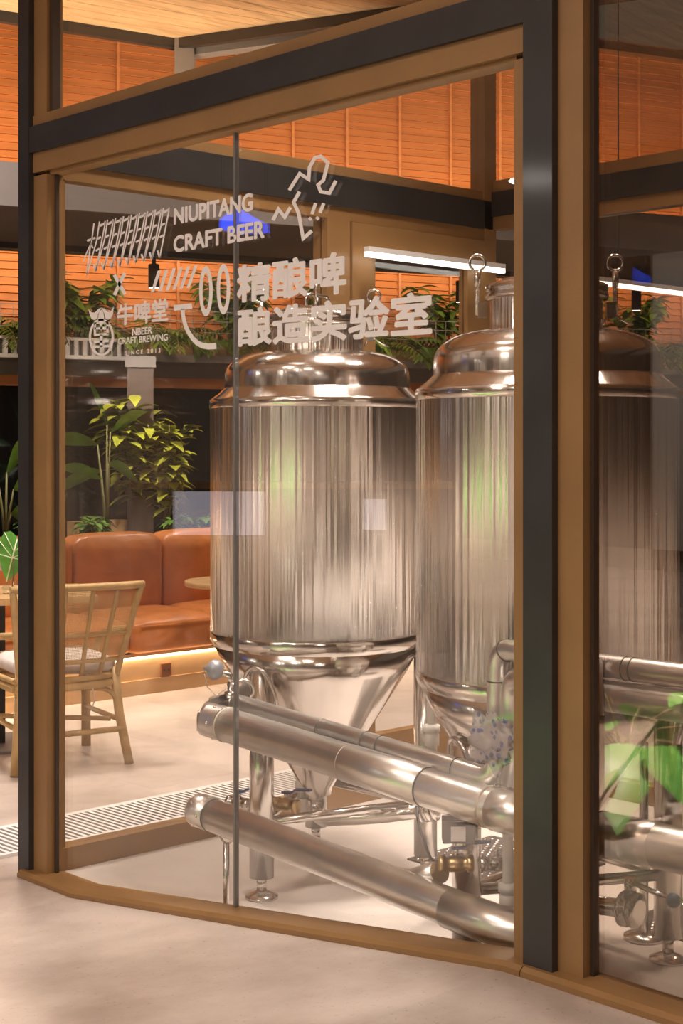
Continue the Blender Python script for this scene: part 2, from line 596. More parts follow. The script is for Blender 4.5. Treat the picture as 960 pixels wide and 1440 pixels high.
# rear wall of the brewing room with a glazed door, and its far side wall
ZR0, ZR1 = 2.34, 2.50
rear = thing('wall_rear', 'bronze framed glass wall behind the tanks with a glazed door', None, (3.8, VR, 0), kind='structure')
UD0, UD1 = on_u(487, 300, 1).x, 0


def u_on_v(px, v):
    du, dv = ray(px)
    return v / dv * du


u_post0, u_door0, u_dg0, u_dg1, u_door1 = [u_on_v(p, VR) for p in (455, 487, 520, 650, 676)]
MB().box(UG + .03, UR, VR - .02, VR + .05, 0, .075).build('kerb', M_TAN, rear)
MB().box(UG + .03, UR, VR - .01, VR + .05, ZR0 - .05, ZR0).build('frame_head', M_TAN, rear)
MB().box(UG + .03, UR, VR - .02, VR + .06, ZR0, ZR1 - .04).build('steel_beam', M_STEEL_DARK, rear)
MB().box(UG + .03, UR, VR - .01, VR + .05, ZR1 - .04, ZR1).build('frame_rail', M_TAN, rear)
MB().box(UG + .03, UG + .075, VR - .008, VR + .05, .075, ZR0 - .05).build('frame_jamb', M_TAN, rear)
MB().box(u_post0, u_door0, VR - .02, VR + .06, .075, ZR0 - .05).build('frame_post', M_TAN, rear)
MB().box(u_door1, UR, VR - .02, VR + .06, .075, 3.05).build('corner_post', M_TAN, rear)
MB().box(UG + .075, u_post0, VR + .012, VR + .02, .075, ZR0 - .05).build('pane', M_GLASS2, rear)
MB().box(UG + .03, u_door1, VR + .012, VR + .02, ZR1, 3.05).build('pane', M_GLASS2, rear)
door = thing('door_1', 'bronze framed glazed door in the rear wall', None, (u_door0, VR, .08), kind='structure')
MB().box(u_door0 + .004, u_dg0, VR - .03, VR + .02, .08, ZR0 - .055).build('stile', M_TAN, door)
MB().box(u_dg1, u_door1 - .004, VR - .03, VR + .02, .08, ZR0 - .055).build('stile', M_TAN, door)
MB().box(u_dg0, u_dg1, VR - .03, VR + .02, 2.17, ZR0 - .055).build('rail', M_TAN, door)
MB().box(u_dg0, u_dg1, VR - .03, VR + .02, .08, .26).build('rail', M_TAN, door)
MB().box(u_dg0, u_dg1, VR - .008, VR, .26, 2.17).build('pane', M_GLASS2, door)
hd = MB().cyl((u_dg1 + .03, VR - .075, .85), (u_dg1 + .03, VR - .075, 1.35), .011)
for z in (.9, 1.3):
    hd.cyl((u_dg1 + .03, VR - .076, z), (u_dg1 + .03, VR - .03, z), .008)
hd.build('handle', M_SS, door)

side = thing('wall_side', 'bronze framed glass side wall behind the right tank', None, (UR, 2, 0), kind='structure')
MB().box(UR - .03, UR + .04, -1.5, VR - .02, 0, .075).build('kerb', M_TAN, side)
MB().box(UR - .02, UR + .04, -1.5, VR - .02, ZR0, ZR0 + .055).build('frame_head', M_TAN, side)
MB().box(UR - .03, UR + .05, -1.5, VR - .02, ZR0 + .055, ZR1).build('steel_beam', M_STEEL_DARK, side)
MB().box(UR - .02, UR + .04, -1.5, VR - .02, ZR1, ZR1 + .05).build('frame_rail', M_TAN, side)
MB().box(UR, UR + .008, -1.5, VR - .02, .075, ZR0).build('pane', M_GLASS2, side)
MB().box(UR, UR + .008, -1.5, VR - .02, ZR1 + .05, 3.05).build('pane', M_GLASS2, side)

# ------------------------------------------------------------------ vinyl lettering on the glass
UT = UG - .0012


def tw(px, py):
    return on_u(px, py, UT)


def stroke(b, pts, wd, close=False):
    """polyline of pixel points drawn wd pixels wide as a mitred ribbon on the pane"""
    P = [Vector((p[0], p[1])) for p in pts]
    n = len(P)
    Ls = []; Rs = []
    for i in range(n):
        if i == 0: d1 = d2 = (P[1] - P[0]).normalized()
        elif i == n - 1: d1 = d2 = (P[-1] - P[-2]).normalized()
        else:
            d1 = (P[i] - P[i - 1]).normalized(); d2 = (P[i + 1] - P[i]).normalized()
        n1 = Vector((-d1.y, d1.x)); n2 = Vector((-d2.y, d2.x))
        m = (n1 + n2)
        m = m.normalized() if m.length > 1e-3 else n1
        k = (wd[i] if isinstance(wd, (list, tuple)) else wd) * .5 / max(.42, m.dot(n1))
        Ls.append(P[i] + m * k); Rs.append(P[i] - m * k)
    vs = [tw(p.x, p.y) for p in Ls] + [tw(p.x, p.y) for p in Rs]
    fs = [(i, i + 1, n + i + 1, n + i) for i in range(n - 1)]
    b.add(vs, fs)


def ring_px(b, cx, cy, rx, ry, ix, iy, n=40):
    vs = [tw(cx + rx * math.cos(2 * PI * k / n), cy + ry * math.sin(2 * PI * k / n)) for k in range(n)]
    vs += [tw(cx + ix * math.cos(2 * PI * k / n), cy + iy * math.sin(2 * PI * k / n)) for k in range(n)]
    b.add(vs, [(k, (k + 1) % n, n + (k + 1) % n, n + k) for k in range(n)])


def poly_px(b, pts):
    b.add([tw(*p) for p in pts], [tuple(range(len(pts)))])


def text_on(pane, s, TL, TR, BL, BR, off, name='vinyl_lettering', spacing=1.0):
    c = bpy.data.curves.new('lettering', 'FONT')
    c.body = s
    c.space_character = spacing
    c.resolution_u = 4
    o = bpy.data.objects.new('lettering_tmp', c)
    COL.objects.link(o)
    dg = bpy.context.evaluated_depsgraph_get()
    me = bpy.data.meshes.new_from_object(o.evaluated_get(dg))
    co = [v.co.copy() for v in me.vertices]
    fs = [tuple(p.vertices) for p in me.polygons]
    bpy.data.objects.remove(o)
    bpy.data.curves.remove(c)
    bpy.data.meshes.remove(me)
    if off:                      # heavier weight: the glyphs laid over themselves, shifted round a small circle
        n0 = len(co)
        c0, f0 = list(co), list(fs)
        for k in range(10):
            a = 2 * PI * k / 10
            co += [p + Vector((off * math.cos(a), off * math.sin(a), k + 1)) for p in c0]
            fs += [tuple(i + n0 * (k + 1) for i in f) for f in f0]
    x0 = min(p.x for p in co); x1 = max(p.x for p in co)
    y0 = min(p.y for p in co); y1 = max(p.y for p in co)
    q = [tw(*p) for p in (TL, TR, BL, BR)]
    vs = []
    for p in co:
        a = (p.x - x0) / (x1 - x0); t = (p.y - y0) / (y1 - y0)
        vs.append(q[2] * (1 - a) * (1 - t) + q[3] * a * (1 - t) + q[0] * (1 - a) * t + q[1] * a * t - Vector((.0001 * p.z, 0, 0)))
    b = MB()
    b.add(vs, fs)
    return b.build(name, M_VINYL, pane)


text_on(pane1, 'NIUPITANG', (244.5, 293), (355.5, 270.5), (244.5, 316.5), (355.5, 296.5), .034)
text_on(pane1, 'CRAFT BEER', (244, 332), (372, 309), (244, 356), (372, 334.5), .034)
text_on(pane1, '牛啤堂', (165, 428), (236.6, 418.5), (165, 458.5), (236.6, 452), .026)
text_on(pane1, 'NBEER', (186, 462), (214, 459), (186, 472), (214, 469), .018)
text_on(pane1, 'CRAFT BREWING', (166, 475.5), (236, 469), (166, 484.5), (236, 479), .018)
text_on(pane1, 'SINCE 2013', (176, 493.4), (225.6, 489.4), (176, 499.4), (225.6, 495.8), .016, spacing=1.5)
text_on(pane2, '精酿啤', (333, 373), (487, 352), (333, 426.5), (487, 413), .032)
text_on(pane2, '酿造实验室', (334, 434), (607.5, 408.5), (334, 488.5), (607.5, 471.5), .032)


def cz(ox, oy, k):
    return lambda x, y: (ox + x / k, oy + y / k)


q = cz(370, 210, 8.727)
b = MB()
stroke(b, [q(*p) for p in ((318, 503), (447, 298), (557, 368), (566, 222), (630, 108), (706, 86), (792, 165), (737, 380), (672, 438), (705, 520), (812, 538), (890, 386))], 4.9)
stroke(b, [q(*p) for p in ((445, 520), (372, 650), (432, 780), (490, 1092), (597, 1000))], 5.0)
stroke(b, [q(*p) for p in ((118, 872), (186, 735), (262, 832), (334, 712))], 4.9)
stroke(b, [q(*p) for p in ((642, 660), (598, 796))], 4.6)
stroke(b, [q(*p) for p in ((742, 662), (694, 780))], 4.6)
stroke(b, [q(*p) for p in ((562, 838), (590, 868))], 4.2)
stroke(b, [q(*p) for p in ((650, 830), (680, 862))], 4.2)
b.build('vinyl_zigzag_mark', M_VINYL, pane2)

q = cz(60, 200, 3.2)
b = MB()
stroke(b, [q(322, 597), q(370, 684)], 4.8)
stroke(b, [q(369, 588), q(322, 688)], 4.8)
b.build('vinyl_cross', M_VINYL, pane1)
for i in range(6):
    b = MB()
    xb, yb = (492, 527, 560, 590, 621, 653)[i], (676, 671, 668, 664, 660, 656)[i]
    xt, yt = (525, 558, 592, 624, 657, 690)[i], (578, 573, 568, 564, 559, 554)[i]
    p = [q(xb - 6, yb), q(xb + 8, yb - 1.5), q(xt + 7, yt - 1.5), q(xt - 8, yt)]
    poly_px(b, p)
    b.build('vinyl_slash', M_VINYL, pane1)
q = cz(230, 340, 8.727)
b = MB()
stroke(b, [q(124, 812), q(346, 788)], 7.8)
pts = [(235, 820), (238, 890), (250, 965), (272, 1040), (305, 1110), (355, 1185), (410, 1240), (470, 1272), (545, 1286), (645, 1280)]
stroke(b, [q(*p) for p in pts], [5, 5, 5.2, 5.4, 5.7, 6.3, 7, 7.6, 8.2, 8.6])
b.build('vinyl_hook_mark', M_VINYL, pane1)
for cx, cy in ((518, 606), (733, 580)):
    b = MB()
    c0 = q(cx, cy)
    ring_px(b, c0[0], c0[1], 9.5, 35.5, 4.7, 25.5)
    b.build('vinyl_oval', M_VINYL, pane1)

q = cz(110, 280, 6.857)
b = MB()
stroke(b, [q(152, 232), q(125, 440)], 1.8)
stroke(b, [q(85, 402), q(165, 372)], 3.0)
stroke(b, [q(122, 425), q(42, 610)], 1.7)
stroke(b, [q(122, 425), q(140, 475)], 2.4)
stroke(b, [q(118, 440), q(80, 728)], 1.8)
prev = (82, 730)
for i in range(9):
    T = (205 + 77 * i, 215 - 16.3 * i)
    B = (T[0] - 36, T[1] + 478)
    a = lambda dx, dy: q(T[0] + dx, T[1] + dy)
    stroke(b, [a(0, 0), a(-28, 190), q(*prev)], 1.8)
    stroke(b, [a(0, 44), a(54, 16)], 3.2)
    stroke(b, [a(54, -4), a(52, 30), q(*B)], 1.8)
    stroke(b, [q(B[0], B[1] + 4), q(B[0] - 22, B[1] - 66)], 2.6)
    stroke(b, [a(-20, 168), a(14, 148)], 2.8)
    stroke(b, [a(-36, 284), a(0, 262)], 2.8)
    prev = (B[0] + 2, B[1])
b.build('vinyl_brush_mark', M_VINYL, pane1)

q = cz(110, 420, 6.857)
b = MB()
c0 = q(222, 372)
ring_px(b, c0[0], c0[1], 17.6, 26.3, 14.6, 23.0)
poly_px(b, [q(*p) for p in ((96, 98), (128, 132), (162, 133), (190, 103), (222, 86), (205, 122), (190, 150), (184, 188), (160, 206), (128, 196), (112, 160))])
poly_px(b, [q(*p) for p in ((342, 72), (334, 150), (312, 190), (285, 204), (260, 188), (253, 150), (240, 122), (222, 86), (256, 100), (282, 128), (314, 124))])
poly_px(b, [q(*p) for p in ((222, 104), (240, 124), (250, 185), (246, 222), (228, 266), (215, 268), (196, 226), (190, 188), (203, 128))])
for y in (284, 346, 414, 462):
    wd = {284: 66, 346: 70, 414: 70, 462: 82}[y]
    stroke(b, [q(222 - wd, y + 4), q(222 + wd, y - 6)], 3.4)
stroke(b, [q(160, 232), q(160, 340)], 3.2)
stroke(b, [q(282, 226), q(282, 340)], 3.2)
stroke(b, [q(150, 238), q(196, 234)], 2.6)
stroke(b, [q(246, 230), q(290, 226)], 2.6)
stroke(b, [q(222, 262), q(222, 290)], 3.4)
stroke(b, [q(222, 346), q(222, 466)], 4)
b.build('vinyl_emblem', M_VINYL, pane1)

# ------------------------------------------------------------------ fermentation tanks
TZ = 0.0


def tank(cx, cy, legs, label, lid_angle):
    base = (cx, cy, 0)
    t = thing('fermentation_tank', label, 'tank', base, 'stainless fermentation tanks')
    c = (cx, cy, 0)
    R = .353
    MB().lathe([(R - .004, .80), (R, .80), (R, 1.53)], c, 96, caps=False).build('shell', M_TANK, t)
    MB().lathe([(R, .80), (R + .0015, .798), (R + .001, .778), (R - .003, .766), (R - .010, .756)], c, 96, caps=False).build('lower_band', M_DOME, t)
    MB().lathe([(R, 1.529), (R + .0025, 1.530), (R + .0025, 1.556), (R - .002, 1.5605)], c, 96, caps=False).build('upper_band', M_DOME, t)
    MB().lathe([(R - .002, 1.560), (.33, 1.575), (.306, 1.597)], c, 96, caps=False).build('shoulder', M_DOME, t)
    prof = [(.306, 1.596), (.307, 1.62), (.305, 1.638)]
    for k in range(1, 13):
        a = k / 12 * PI / 2
        prof.append((.155 + .150 * math.cos(a) ** .9 if k < 12 else .155, 1.638 + .078 * math.sin(a)))
    MB().lathe(prof, c, 96, caps=False).build('dome', M_DOME, t)
    MB().lathe([(R - .010, .756), (.30, .672), (.05, .28), (.045, .255), (.030, .25), (.030, .235)], c, 96).build('cone', M_DOME, t)
    MB().lathe([(.157, 1.712), (.152, 1.72), (.152, 1.80)], c, 64, caps=False).build('neck', M_TANK, t)
    MB().lathe([(.152, 1.80), (.166, 1.802), (.168, 1.812), (.163, 1.818), (.166, 1.824), (.166, 1.838), (.158, 1.842)], c, 64, caps=False).build('flange', M_DOME, t)
    MB().lathe([(.160, 1.841), (.12, 1.858), (.06, 1.868), (.0001, 1.871)], c, 64).build('lid', M_DOME, t)
    # swing bolts with ring nuts round the manway
    for k in range(4):
        a = lid_angle + k * PI / 2
        dx, dy = math.cos(a), math.sin(a)
        tx, ty = -dy, dx
        p = lambda r, z, s=0: (cx + dx * r + tx * s, cy + dy * r + ty * s, z)
        sb = MB()
        sb.box(-.012, .012, -.014, .014, -.012, .03, Matrix.Translation(p(.174, 1.765)) @ Matrix.Rotation(a, 4, 'Z')).build('hinge_lug', M_SS, t)
        bolt = MB().cyl(p(.187, 1.76), p(.187, 1.845), .006, seg=10)
        for z in range(9):
            bolt.lathe([(.006, 0), (.0075, .002), (.006, .004)], p(.187, 1.785 + z * .005), 10, caps=False)
        bo = bolt.build('swing_bolt', M_SS, t)
        MB().cyl(p(.187, 1.836), p(.187, 1.880), .009, seg=12).build('nut', M_SS, bo)
        MB().torus(p(.187, 1.902), .021, .0042, (tx, ty, 0)).build('ring_nut', M_SS, bo)
    hb = MB().tube(fillet([(cx - .05, cy, 1.862), (cx - .05, cy, 1.905), (cx + .05, cy, 1.905), (cx + .05, cy, 1.862)], .02), .006, 10)
    hb.build('lid_handle', M_SS, t)
    # wire clip at the neck
    cl = MB().tube(fillet([(cx + .12, cy - .10, 1.735), (cx + .13, cy - .115, 1.775), (cx + .155, cy - .14, 1.745), (cx + .175, cy - .16, 1.735)], .01), .003, 8)
    cl.build('wire_clip', M_SS, t)
    for (lx, ly) in legs:
        d = Vector((lx - cx, ly - cy, 0))
        rr = d.length
        ztop = .665 - (.30 - min(.30, rr * .86)) / .25 * .385
        ztop = max(.45, min(.72, .665 + (rr - .30) * 1.0))
        lg = MB().cyl((lx, ly, .065), (lx, ly, ztop), .0385, seg=32).build('leg', M_SS, t)
        # curved reinforcing pad where the leg meets the cone
        dn = d.normalized(); tn = Vector((-dn.y, dn.x, 0))
        pad = MB()
        pts = []
        for k in range(15):
            a = PI * k / 14
            pts.append(Vector((lx, ly, ztop - .10)) + tn * (.062 * math.cos(a)) + Vector((0, 0, .12 * math.sin(a))) + dn * (.012 + .05 * math.sin(a)) * .6)
        pad.tube(pts, .006, 8)
        pad.build('weld_pad', M_SS, lg)
        ft = MB().cyl((lx, ly, .02), (lx, ly, .066), .016, seg=16)
        ft.lathe([(.052, 0.0005), (.052, .007), (.03, .016), (.016, .022)], (lx, ly, 0), 32)
        ft.build('levelling_foot', M_SS, lg)
    n = len(legs)
    for i in range(n):
        a, c2 = Vector((*legs[i], .235)), Vector((*legs[(i + 1) % n], .235))
        d = (c2 - a).normalized()
        MB().cyl(a + d * .036, c2 - d * .036, .0155, seg=18).build('brace', M_SS, t)
    return t


AX, AY, BX, BY = 3.35, 3.634, 3.195, 2.55
tankA = tank(AX, AY, [(3.027, 3.539), (3.58, 3.36), (3.57, 3.88)], 'stainless conical tank standing behind the chinese lettering, whole shell in view', -TH)
tankB = tank(BX, BY, [(2.95, 2.62), (3.46, 2.34), (3.48, 2.67)], 'stainless conical tank half hidden by the dark steel post of the glass front', -TH)
# outlet elbows with tri-clamps
ob = MB().tube(fillet([(AX, AY, .245), (AX, AY, .17), (AX + .10, AY - .20, .20), (AX + .16, AY - .34, .235)], .06), .024, 16).build('outlet_pipe', M_SS, tankA)
oc = MB()
d = Vector((.06, -.14, .035)).normalized()
for k in (0, .022, .03, .05):
    oc.lathe([(.024, 0), (.038, .003), (.038, .013), (.024, .016)], Vector((AX + .15, AY - .318, .229)) + d * k, 24, d)
oc.build('clamp_ring', M_SS, ob)
MB().lathe([(.0001, .0), (.032, .001), (.034, .05), (.030, .06), (.0001, .062)], (AX, AY, .235), 28).build('outlet_ferrule', M_SS, tankA)
MB().tube(fillet([(BX, BY, .245), (BX, BY, .18), (BX + .02, BY - .24, .20)], .05), .024, 16).build('outlet_pipe', M_SS, tankB)
# butterfly valve with a blue ball lever beside tank B
vb = thing('butterfly_valve', 'steel butterfly valve with a blue ball on its lever, under the half hidden tank', 'valve', (BX + .02, BY - .245, .15))
MB().lathe([(.028, 0), (.046, .004), (.046, .016), (.036, .02), (.036, .032), (.046, .036), (.046, .048), (.028, .052)], (BX + .02, BY - .235, .20), 24, (0.05, -1, .05)).build('valve_body', M_SS, vb)
MB().cyl((BX + .02, BY - .26, .24), (BX + .02, BY - .26, .285), .016).build('stem', M_SS, vb)
lv = MB().cyl((BX + .02, BY - .26, .275), (BX - .0, BY - .40, .262), .007).build('lever', M_SS, vb)
MB().sphere((BX - .0, BY - .405, .262), .019).build('lever_ball', mat('blue_grey_knob', (.16, .21, .28), .3), lv)

# ------------------------------------------------------------------ pipework along the glass


def pipe(name, label, pts, r, m=M_CLAD, fil=.06, seg=28, bands=(), cap0=None, cap1=None, group='clad pipes along the glass'):
    base = Vector(pts[0]); base = (base.x, base.y, base.z - r)
    t = thing(name, label, 'pipe', base, group)
    P = fillet(pts, fil, 8)
    MB().tube(P, r, seg).build('pipe_run', m, t)
    # bands: (distance along, half width, extra radius, material)
    L = [0]
    for i in range(1, len(P)):
        L.append(L[-1] + (P[i] - P[i - 1]).length)
    for (dist, hw, ex, mm) in bands:
        for i in range(1, len(P)):
            if L[i] >= dist:
                d = (P[i] - P[i - 1]).normalized()
                p = P[i - 1] + d * (dist - L[i - 1])
                nm = 'sleeve' if hw > .01 else 'joint_ring'
                MB().lathe([(r, -hw), (r + ex, -hw + .001), (r + ex, hw - .001), (r, hw)], p, 36, d, caps=False).build(nm, mm, t)
                break
    return t


UPB, UPL = 2.80, 2.76
zc = .552
pl = on_u(318, 1020, UPB)     # left start of the upper cladded pipe
y0 = pl.y
ZU0 = .582
vr_ = on_u(722, 1100, UPB).y
bd = lambda px: y0 - on_u(px, 1100, UPB).y
pu = pipe('clad_pipe', 'thick clad pipe crossing in front of both tanks, its left end boxed and bent back', [(UPB, y0, ZU0), (UPB, vr_, .511), (UPB, -1.4, .552)], .0505,
          bands=[(.004, .003, .0025, M_SEAMTAN), (bd(490), .0028, .001, M_SEAMTAN), (bd(600), .0028, .0018, M_SEAM), ((bd(490) + bd(600)) / 2, (bd(600) - bd(490)) / 2, .0012, M_CLAD),
                 (bd(688), .003, .0025, M_SEAMTAN), (bd(720), .05, .002, M_CLAD), (bd(846), .0028, .0015, M_SEAM), (bd(905), .04, .0012, M_CLAD)])
# mitred box end turning away from the glass
e = MB()
N = 28
ringA = []; 
vs = []
for (cxp, cyp, czp, r, ax) in ((UPB, y0, ZU0, .0515, 0), (UPB, y0 + .065, ZU0 + .003, .0515, 0)):
    for k in range(N):
        a = 2 * PI * k / N
        vs.append((cxp + r * math.cos(a), cyp, czp + r * math.sin(a)))
for k in range(N):           # mitre cut slanting back
    a = 2 * PI * k / N
    x = .0515 * math.cos(a)
    vs.append((UPB + x, y0 + .105 + x * .55 - (.012 if math.sin(a) > .5 else 0), ZU0 + .005 + .0515 * math.sin(a)))
for k in range(N):
    a = 2 * PI * k / N
    x = .0515 * math.cos(a)
    vs.append((UPB + .16, y0 + .095 + x * .25, ZU0 + .055 + .040 * math.sin(a)))
fs = []
for j in range(3):
    for k in range(N):
        k2 = (k + 1) % N
        fs.append((j * N + k, j * N + k2, (j + 1) * N + k2, (j + 1) * N + k))
fs.append(tuple(range(3 * N, 4 * N)))
e.add(vs, fs, True)
eb = e.build('elbow_box', M_CLAD, pu)
for k in range(5):
    a = PI * .62 + k * .55
    MB().sphere((UPB + .052 * math.cos(a), y0 + .03 + (.045 if k % 2 else 0), ZU0 + .002 + .052 * math.sin(a)), .0045, seg=8, rings=6).build('rivet', M_SS, eb)

# thin clad pipe riding on top, then rising beside the post
ps0 = on_u(332, 980, 2.875)
p_el = on_u(698, 1088, 2.83)
pm_ = on_u(722, 1000, 2.835)
pipe('clad_pipe', 'thin clad pipe riding above the thick one, turning up at the post with an elbow', [
    (2.875, ps0.y, .632), (2.83, p_el.y, .578), (2.83, p_el.y - .005, .905), (2.775, p_el.y - .3, .905), (2.775, -1.4, .912)], .0265, fil=.055,
     bands=[(.40, .002, .001, M_SEAM), (.585, .002, .0015, M_SEAM), (.645, .002, .0015, M_SEAM), (.93, .002, .0015, M_SEAM), (1.10, .002, .0015, M_SEAM), (1.29, .002, .0015, M_SEAM), (1.38, .002, .0015, M_SEAM), (1.78, .002, .0015, M_SEAM), (1.80, .002, .0015, M_SEAM)])
pr = pipe('clad_pipe', 'medium clad pipe right below the thin one beside the post', [
    (2.835, pm_.y, .575), (2.835, pm_.y - .004, .838), (2.775, pm_.y - .16, .838), (2.775, -1.4, .845)], .0365, fil=.06,
     bands=[(.55, .002, .0015, M_SEAM), (.80, .010, .0015, M_CLAD), (.82, .002, .0015, M_SEAM)])
MB().tube([(2.735, on_u(843, 920, 2.735).y, .93), (2.732, on_u(845, 960, 2.732).y, .87), (2.735, on_u(846, 990, 2.735).y, .80)], .005, 8).build('strap', M_WHITE, pr)

# low pipe
q0 = on_u(281, 1140, UPL); q1 = on_u(730, 1318, UPL)
z0, z1 = .318, .243
pl_ = pipe('clad_pipe', 'lowest clad pipe near the sill, capped at its left end', [(UPL, q0.y - .06, z0), (UPL, q1.y + .02, z1), (UPL + .16, q1.y - .045, z1 - .01), (UPL + .16, q1.y - .05, .03)], .0475, fil=.10,
           bands=[(.003, .0028, .0015, M_SEAM), (1.075, .13, .0022, M_CLAD), (1.21, .0028, .002, M_SEAM)])
cap = MB().lathe([(.0485, 0), (.0488, .06), (.047, .075), (.042, .084), (.0001, .086)], (UPL, q0.y - .062, z0 + .0), 32, (0, 1, .03))
cp = cap.build('end_cap', M_CLAD, pl_)
for k, a in enumerate((.5, 1.6, 2.4, 3.1, 3.9, 5.2)):
    MB().sphere((UPL + .049 * math.cos(a), q0.y - .062 + (.018 if k % 2 else .055), z0 + .049 * math.sin(a)), .0045, seg=8, rings=6).build('rivet', M_SS, cp)
# short branch into the valve from the lowest pipe
br = on_u(610, 1250, UPL)
MB().cyl(on_D(572, 1242, 3.93), on_D(618, 1226, 3.81), .034, .029, seg=24).build('branch', M_CLAD, pl_)


def stand(x, y, z, label):
    t = thing('pipe_stand', label, 'stand', (x, y, 0), 'pipe support stands')
    MB().lathe([(.045, .0005), (.045, .008), (.012, .014)], (x, y, 0), 28).build('base_disc', M_SS, t)
    MB().cyl((x, y, .01), (x, y, z - .012), .0095, seg=14).build('rod', M_SS, t)
    pts = [(x, y + .030 * math.cos(a), z + .014 + .026 * math.sin(a)) for a in [PI + PI * k / 10 for k in range(11)]]
    MB().tube(pts, .0035, 8).build('saddle', M_SS, t)


sp = on_u(318, 1180, UPL)
stand(UPL, sp.y, .3135 - .05 - .004 - .0, 'slim rod stand holding up the capped end of the lowest pipe')
s2 = on_D(905, 1320, 4.2 / .986)
t = thing('pipe_stand', 'rod stand on a round foot under the half hidden tank', 'stand', (s2.x, s2.y, 0), 'pipe support stands')
MB().lathe([(.058, .0005), (.058, .010), (.016, .018)], (s2.x, s2.y, 0), 28).build('base_disc', M_SS, t)
MB().cyl((s2.x, s2.y, .012), (s2.x, s2.y, .56), .013, seg=16).build('rod', M_SS, t)

# gauge / air vent on the left end of the thin pipe
gp = Vector((2.875, ps0.y, .632))
g = thing('air_vent', 'grey domed air vent on a small stem where the thin pipe starts', 'valve', (gp.x, gp.y + .004, .607))
st = MB().cyl((gp.x, gp.y + .022, 0.592), (gp.x, gp.y + .022, 0.692), .013, seg=16)
st.lathe([(.013, 0), (.022, .003), (.022, .020), (.013, .023)], (gp.x, gp.y + .022, 0.642), 16)
st.build('stem', M_SS, g)
MB().tube(fillet([(gp.x, gp.y + .022, 0.689), (gp.x, gp.y + .026, 0.712), (gp.x - .03, gp.y + .05, 0.722)], .01), .010, 12).build('neck', M_SS, g)
MB().lathe([(.0001, -.026), (.02, -.022), (.029, -.010), (.031, 0), (.029, .010), (.019, .022), (.008, .027), (.006, .035), (.0001, .037)], (gp.x - .035, gp.y + .058, 0.729), 24, (-.55, .8, .1)).build('cap', M_GREYGAUGE, g)
MB().tube([(gp.x - .05, gp.y + .09, 0.722), (gp.x - .045, gp.y + .085, 0.677), (gp.x - .03, gp.y + .06, 0.649), (gp.x - .012, gp.y + .04, 0.667), (gp.x - .01, gp.y + .03, 0.687)], .0016, 6).build('chain', M_SS, g)
MB().torus((gp.x + .03, gp.y + .0, 0.667), .030, .005, (.7, .7, 0)).build('hand_wheel', M_SS, g)


def ball_valve(x, y, z, dirv, label, lever=True, box=False, brass=True):
    d = Vector(dirv).normalized()
    c = Vector((x, y, z))
    t = thing('ball_valve', label, 'valve', (x, y, z - .02), 'ball valves on the pipework')
    MB().lathe([(.018, -.045), (.022, -.043), (.022, -.028), (.016, -.026), (.020, -.014), (.0225, 0), (.020, .014), (.016, .026), (.022, .028), (.022, .043), (.018, .045)], c, 20, d).build('valve_body', M_BRASS if brass else M_SS, t)
    MB().cyl(c + Vector((0, 0, .018)), c + Vector((0, 0, .04)), .007, seg=12).build('stem', M_SS, t)
    pr = Vector((-d.y, d.x, 0))
    p0 = c + Vector((0, 0, .040))
    if lever:
        P = [p0 - d * .012, p0 + d * .02, p0 + d * .035 + Vector((0, 0, .012)), p0 + d * .09 + Vector((0, 0, .016))]
        vs = []
        for p in P:
            vs += [p - pr * .009 - Vector((0, 0, .003)), p + pr * .009 - Vector((0, 0, .003)), p + pr * .009 + Vector((0, 0, .003)), p - pr * .009 + Vector((0, 0, .003))]
        fs = [(0, 1, 2, 3), (15, 14, 13, 12)]
        for j in range(3):
            for k in range(4):
                fs.append((j * 4 + k, j * 4 + 4 + k, j * 4 + 4 + (k + 1) % 4, j * 4 + (k + 1) % 4))
        MB().add(vs, fs).build('lever', M_BLUE, t)
    if box:
        R = Matrix.Translation(c + Vector((.0, 0, .085)) - d * .0) @ Matrix.Rotation(math.atan2(d.y, d.x), 4, 'Z')
        MB().box(-.035, .045, -.028, .028, -.028, .030, R).build('actuator_box', mat('grey_actuator', (.13, .11, .10), .5), t)
        MB().box(-.015, .022, -.0295, -.028, -.022, .015, R).build('rating_plate', M_WHITE, t)
    return t


p = on_D(641, 1214, 3.79)
ball_valve(p.x, p.y, p.z, (.72, -.69, 0), 'brass valve with blue lever and grey box at the branch of the lowest pipe', True, True)
p = on_D(402, 1132, 4.72)
ball_valve(p.x, p.y, p.z, (.3, -.95, 0), 'brass valve with blue lever near the foot of the whole tank', True, False)
p = on_D(336, 1130, 4.80)
ball_valve(p.x, p.y, p.z, (.2, -.98, 0), 'steel valve with blue lever just above the capped end of the lowest pipe', True, False, False)
p = on_D(698, 1214, 3.80)
ball_valve(p.x, p.y, p.z, (.8, -.6, 0), 'steel valve without lever on the white plastic riser', False, False, False)


def riser(x, y, z0, z1, label, r=.014, elbow=None):
    t = thing('plastic_riser', label, 'pipe', (x, y, z0), 'white plastic risers')
    MB().cyl((x, y, z0), (x, y, z1), r, seg=16).build('pipe_run', M_PVC, t)
    f = MB().lathe([(r, 0), (r + .008, .002), (r + .008, .035), (r + .004, .04), (r + .011, .044), (r + .011, .062), (r, .066)], (x, y, z0 + .02), 20)
    f.build('union', M_PVC, t)
    MB().tube(fillet([(x, y, z0), (x, y, z0 - .05), (x + (elbow or .06), y - .05, z0 - .055)], .03), r + .006, 14).build('elbow', M_PVC, t)


e1 = on_D(607, 1030, 4.45)
riser(e1.x, e1.y, e1.z - .06, .80, 'white plastic riser between the two tanks')
e2 = on_D(424, 1100, 4.95)
riser(e2.x, e2.y, .24, .55, 'white plastic riser hanging by the cone of the whole tank')
e3 = on_D(714, 1215, 3.76)
riser(e3.x, e3.y, .22, .50, 'white plastic riser next to the dark steel post')

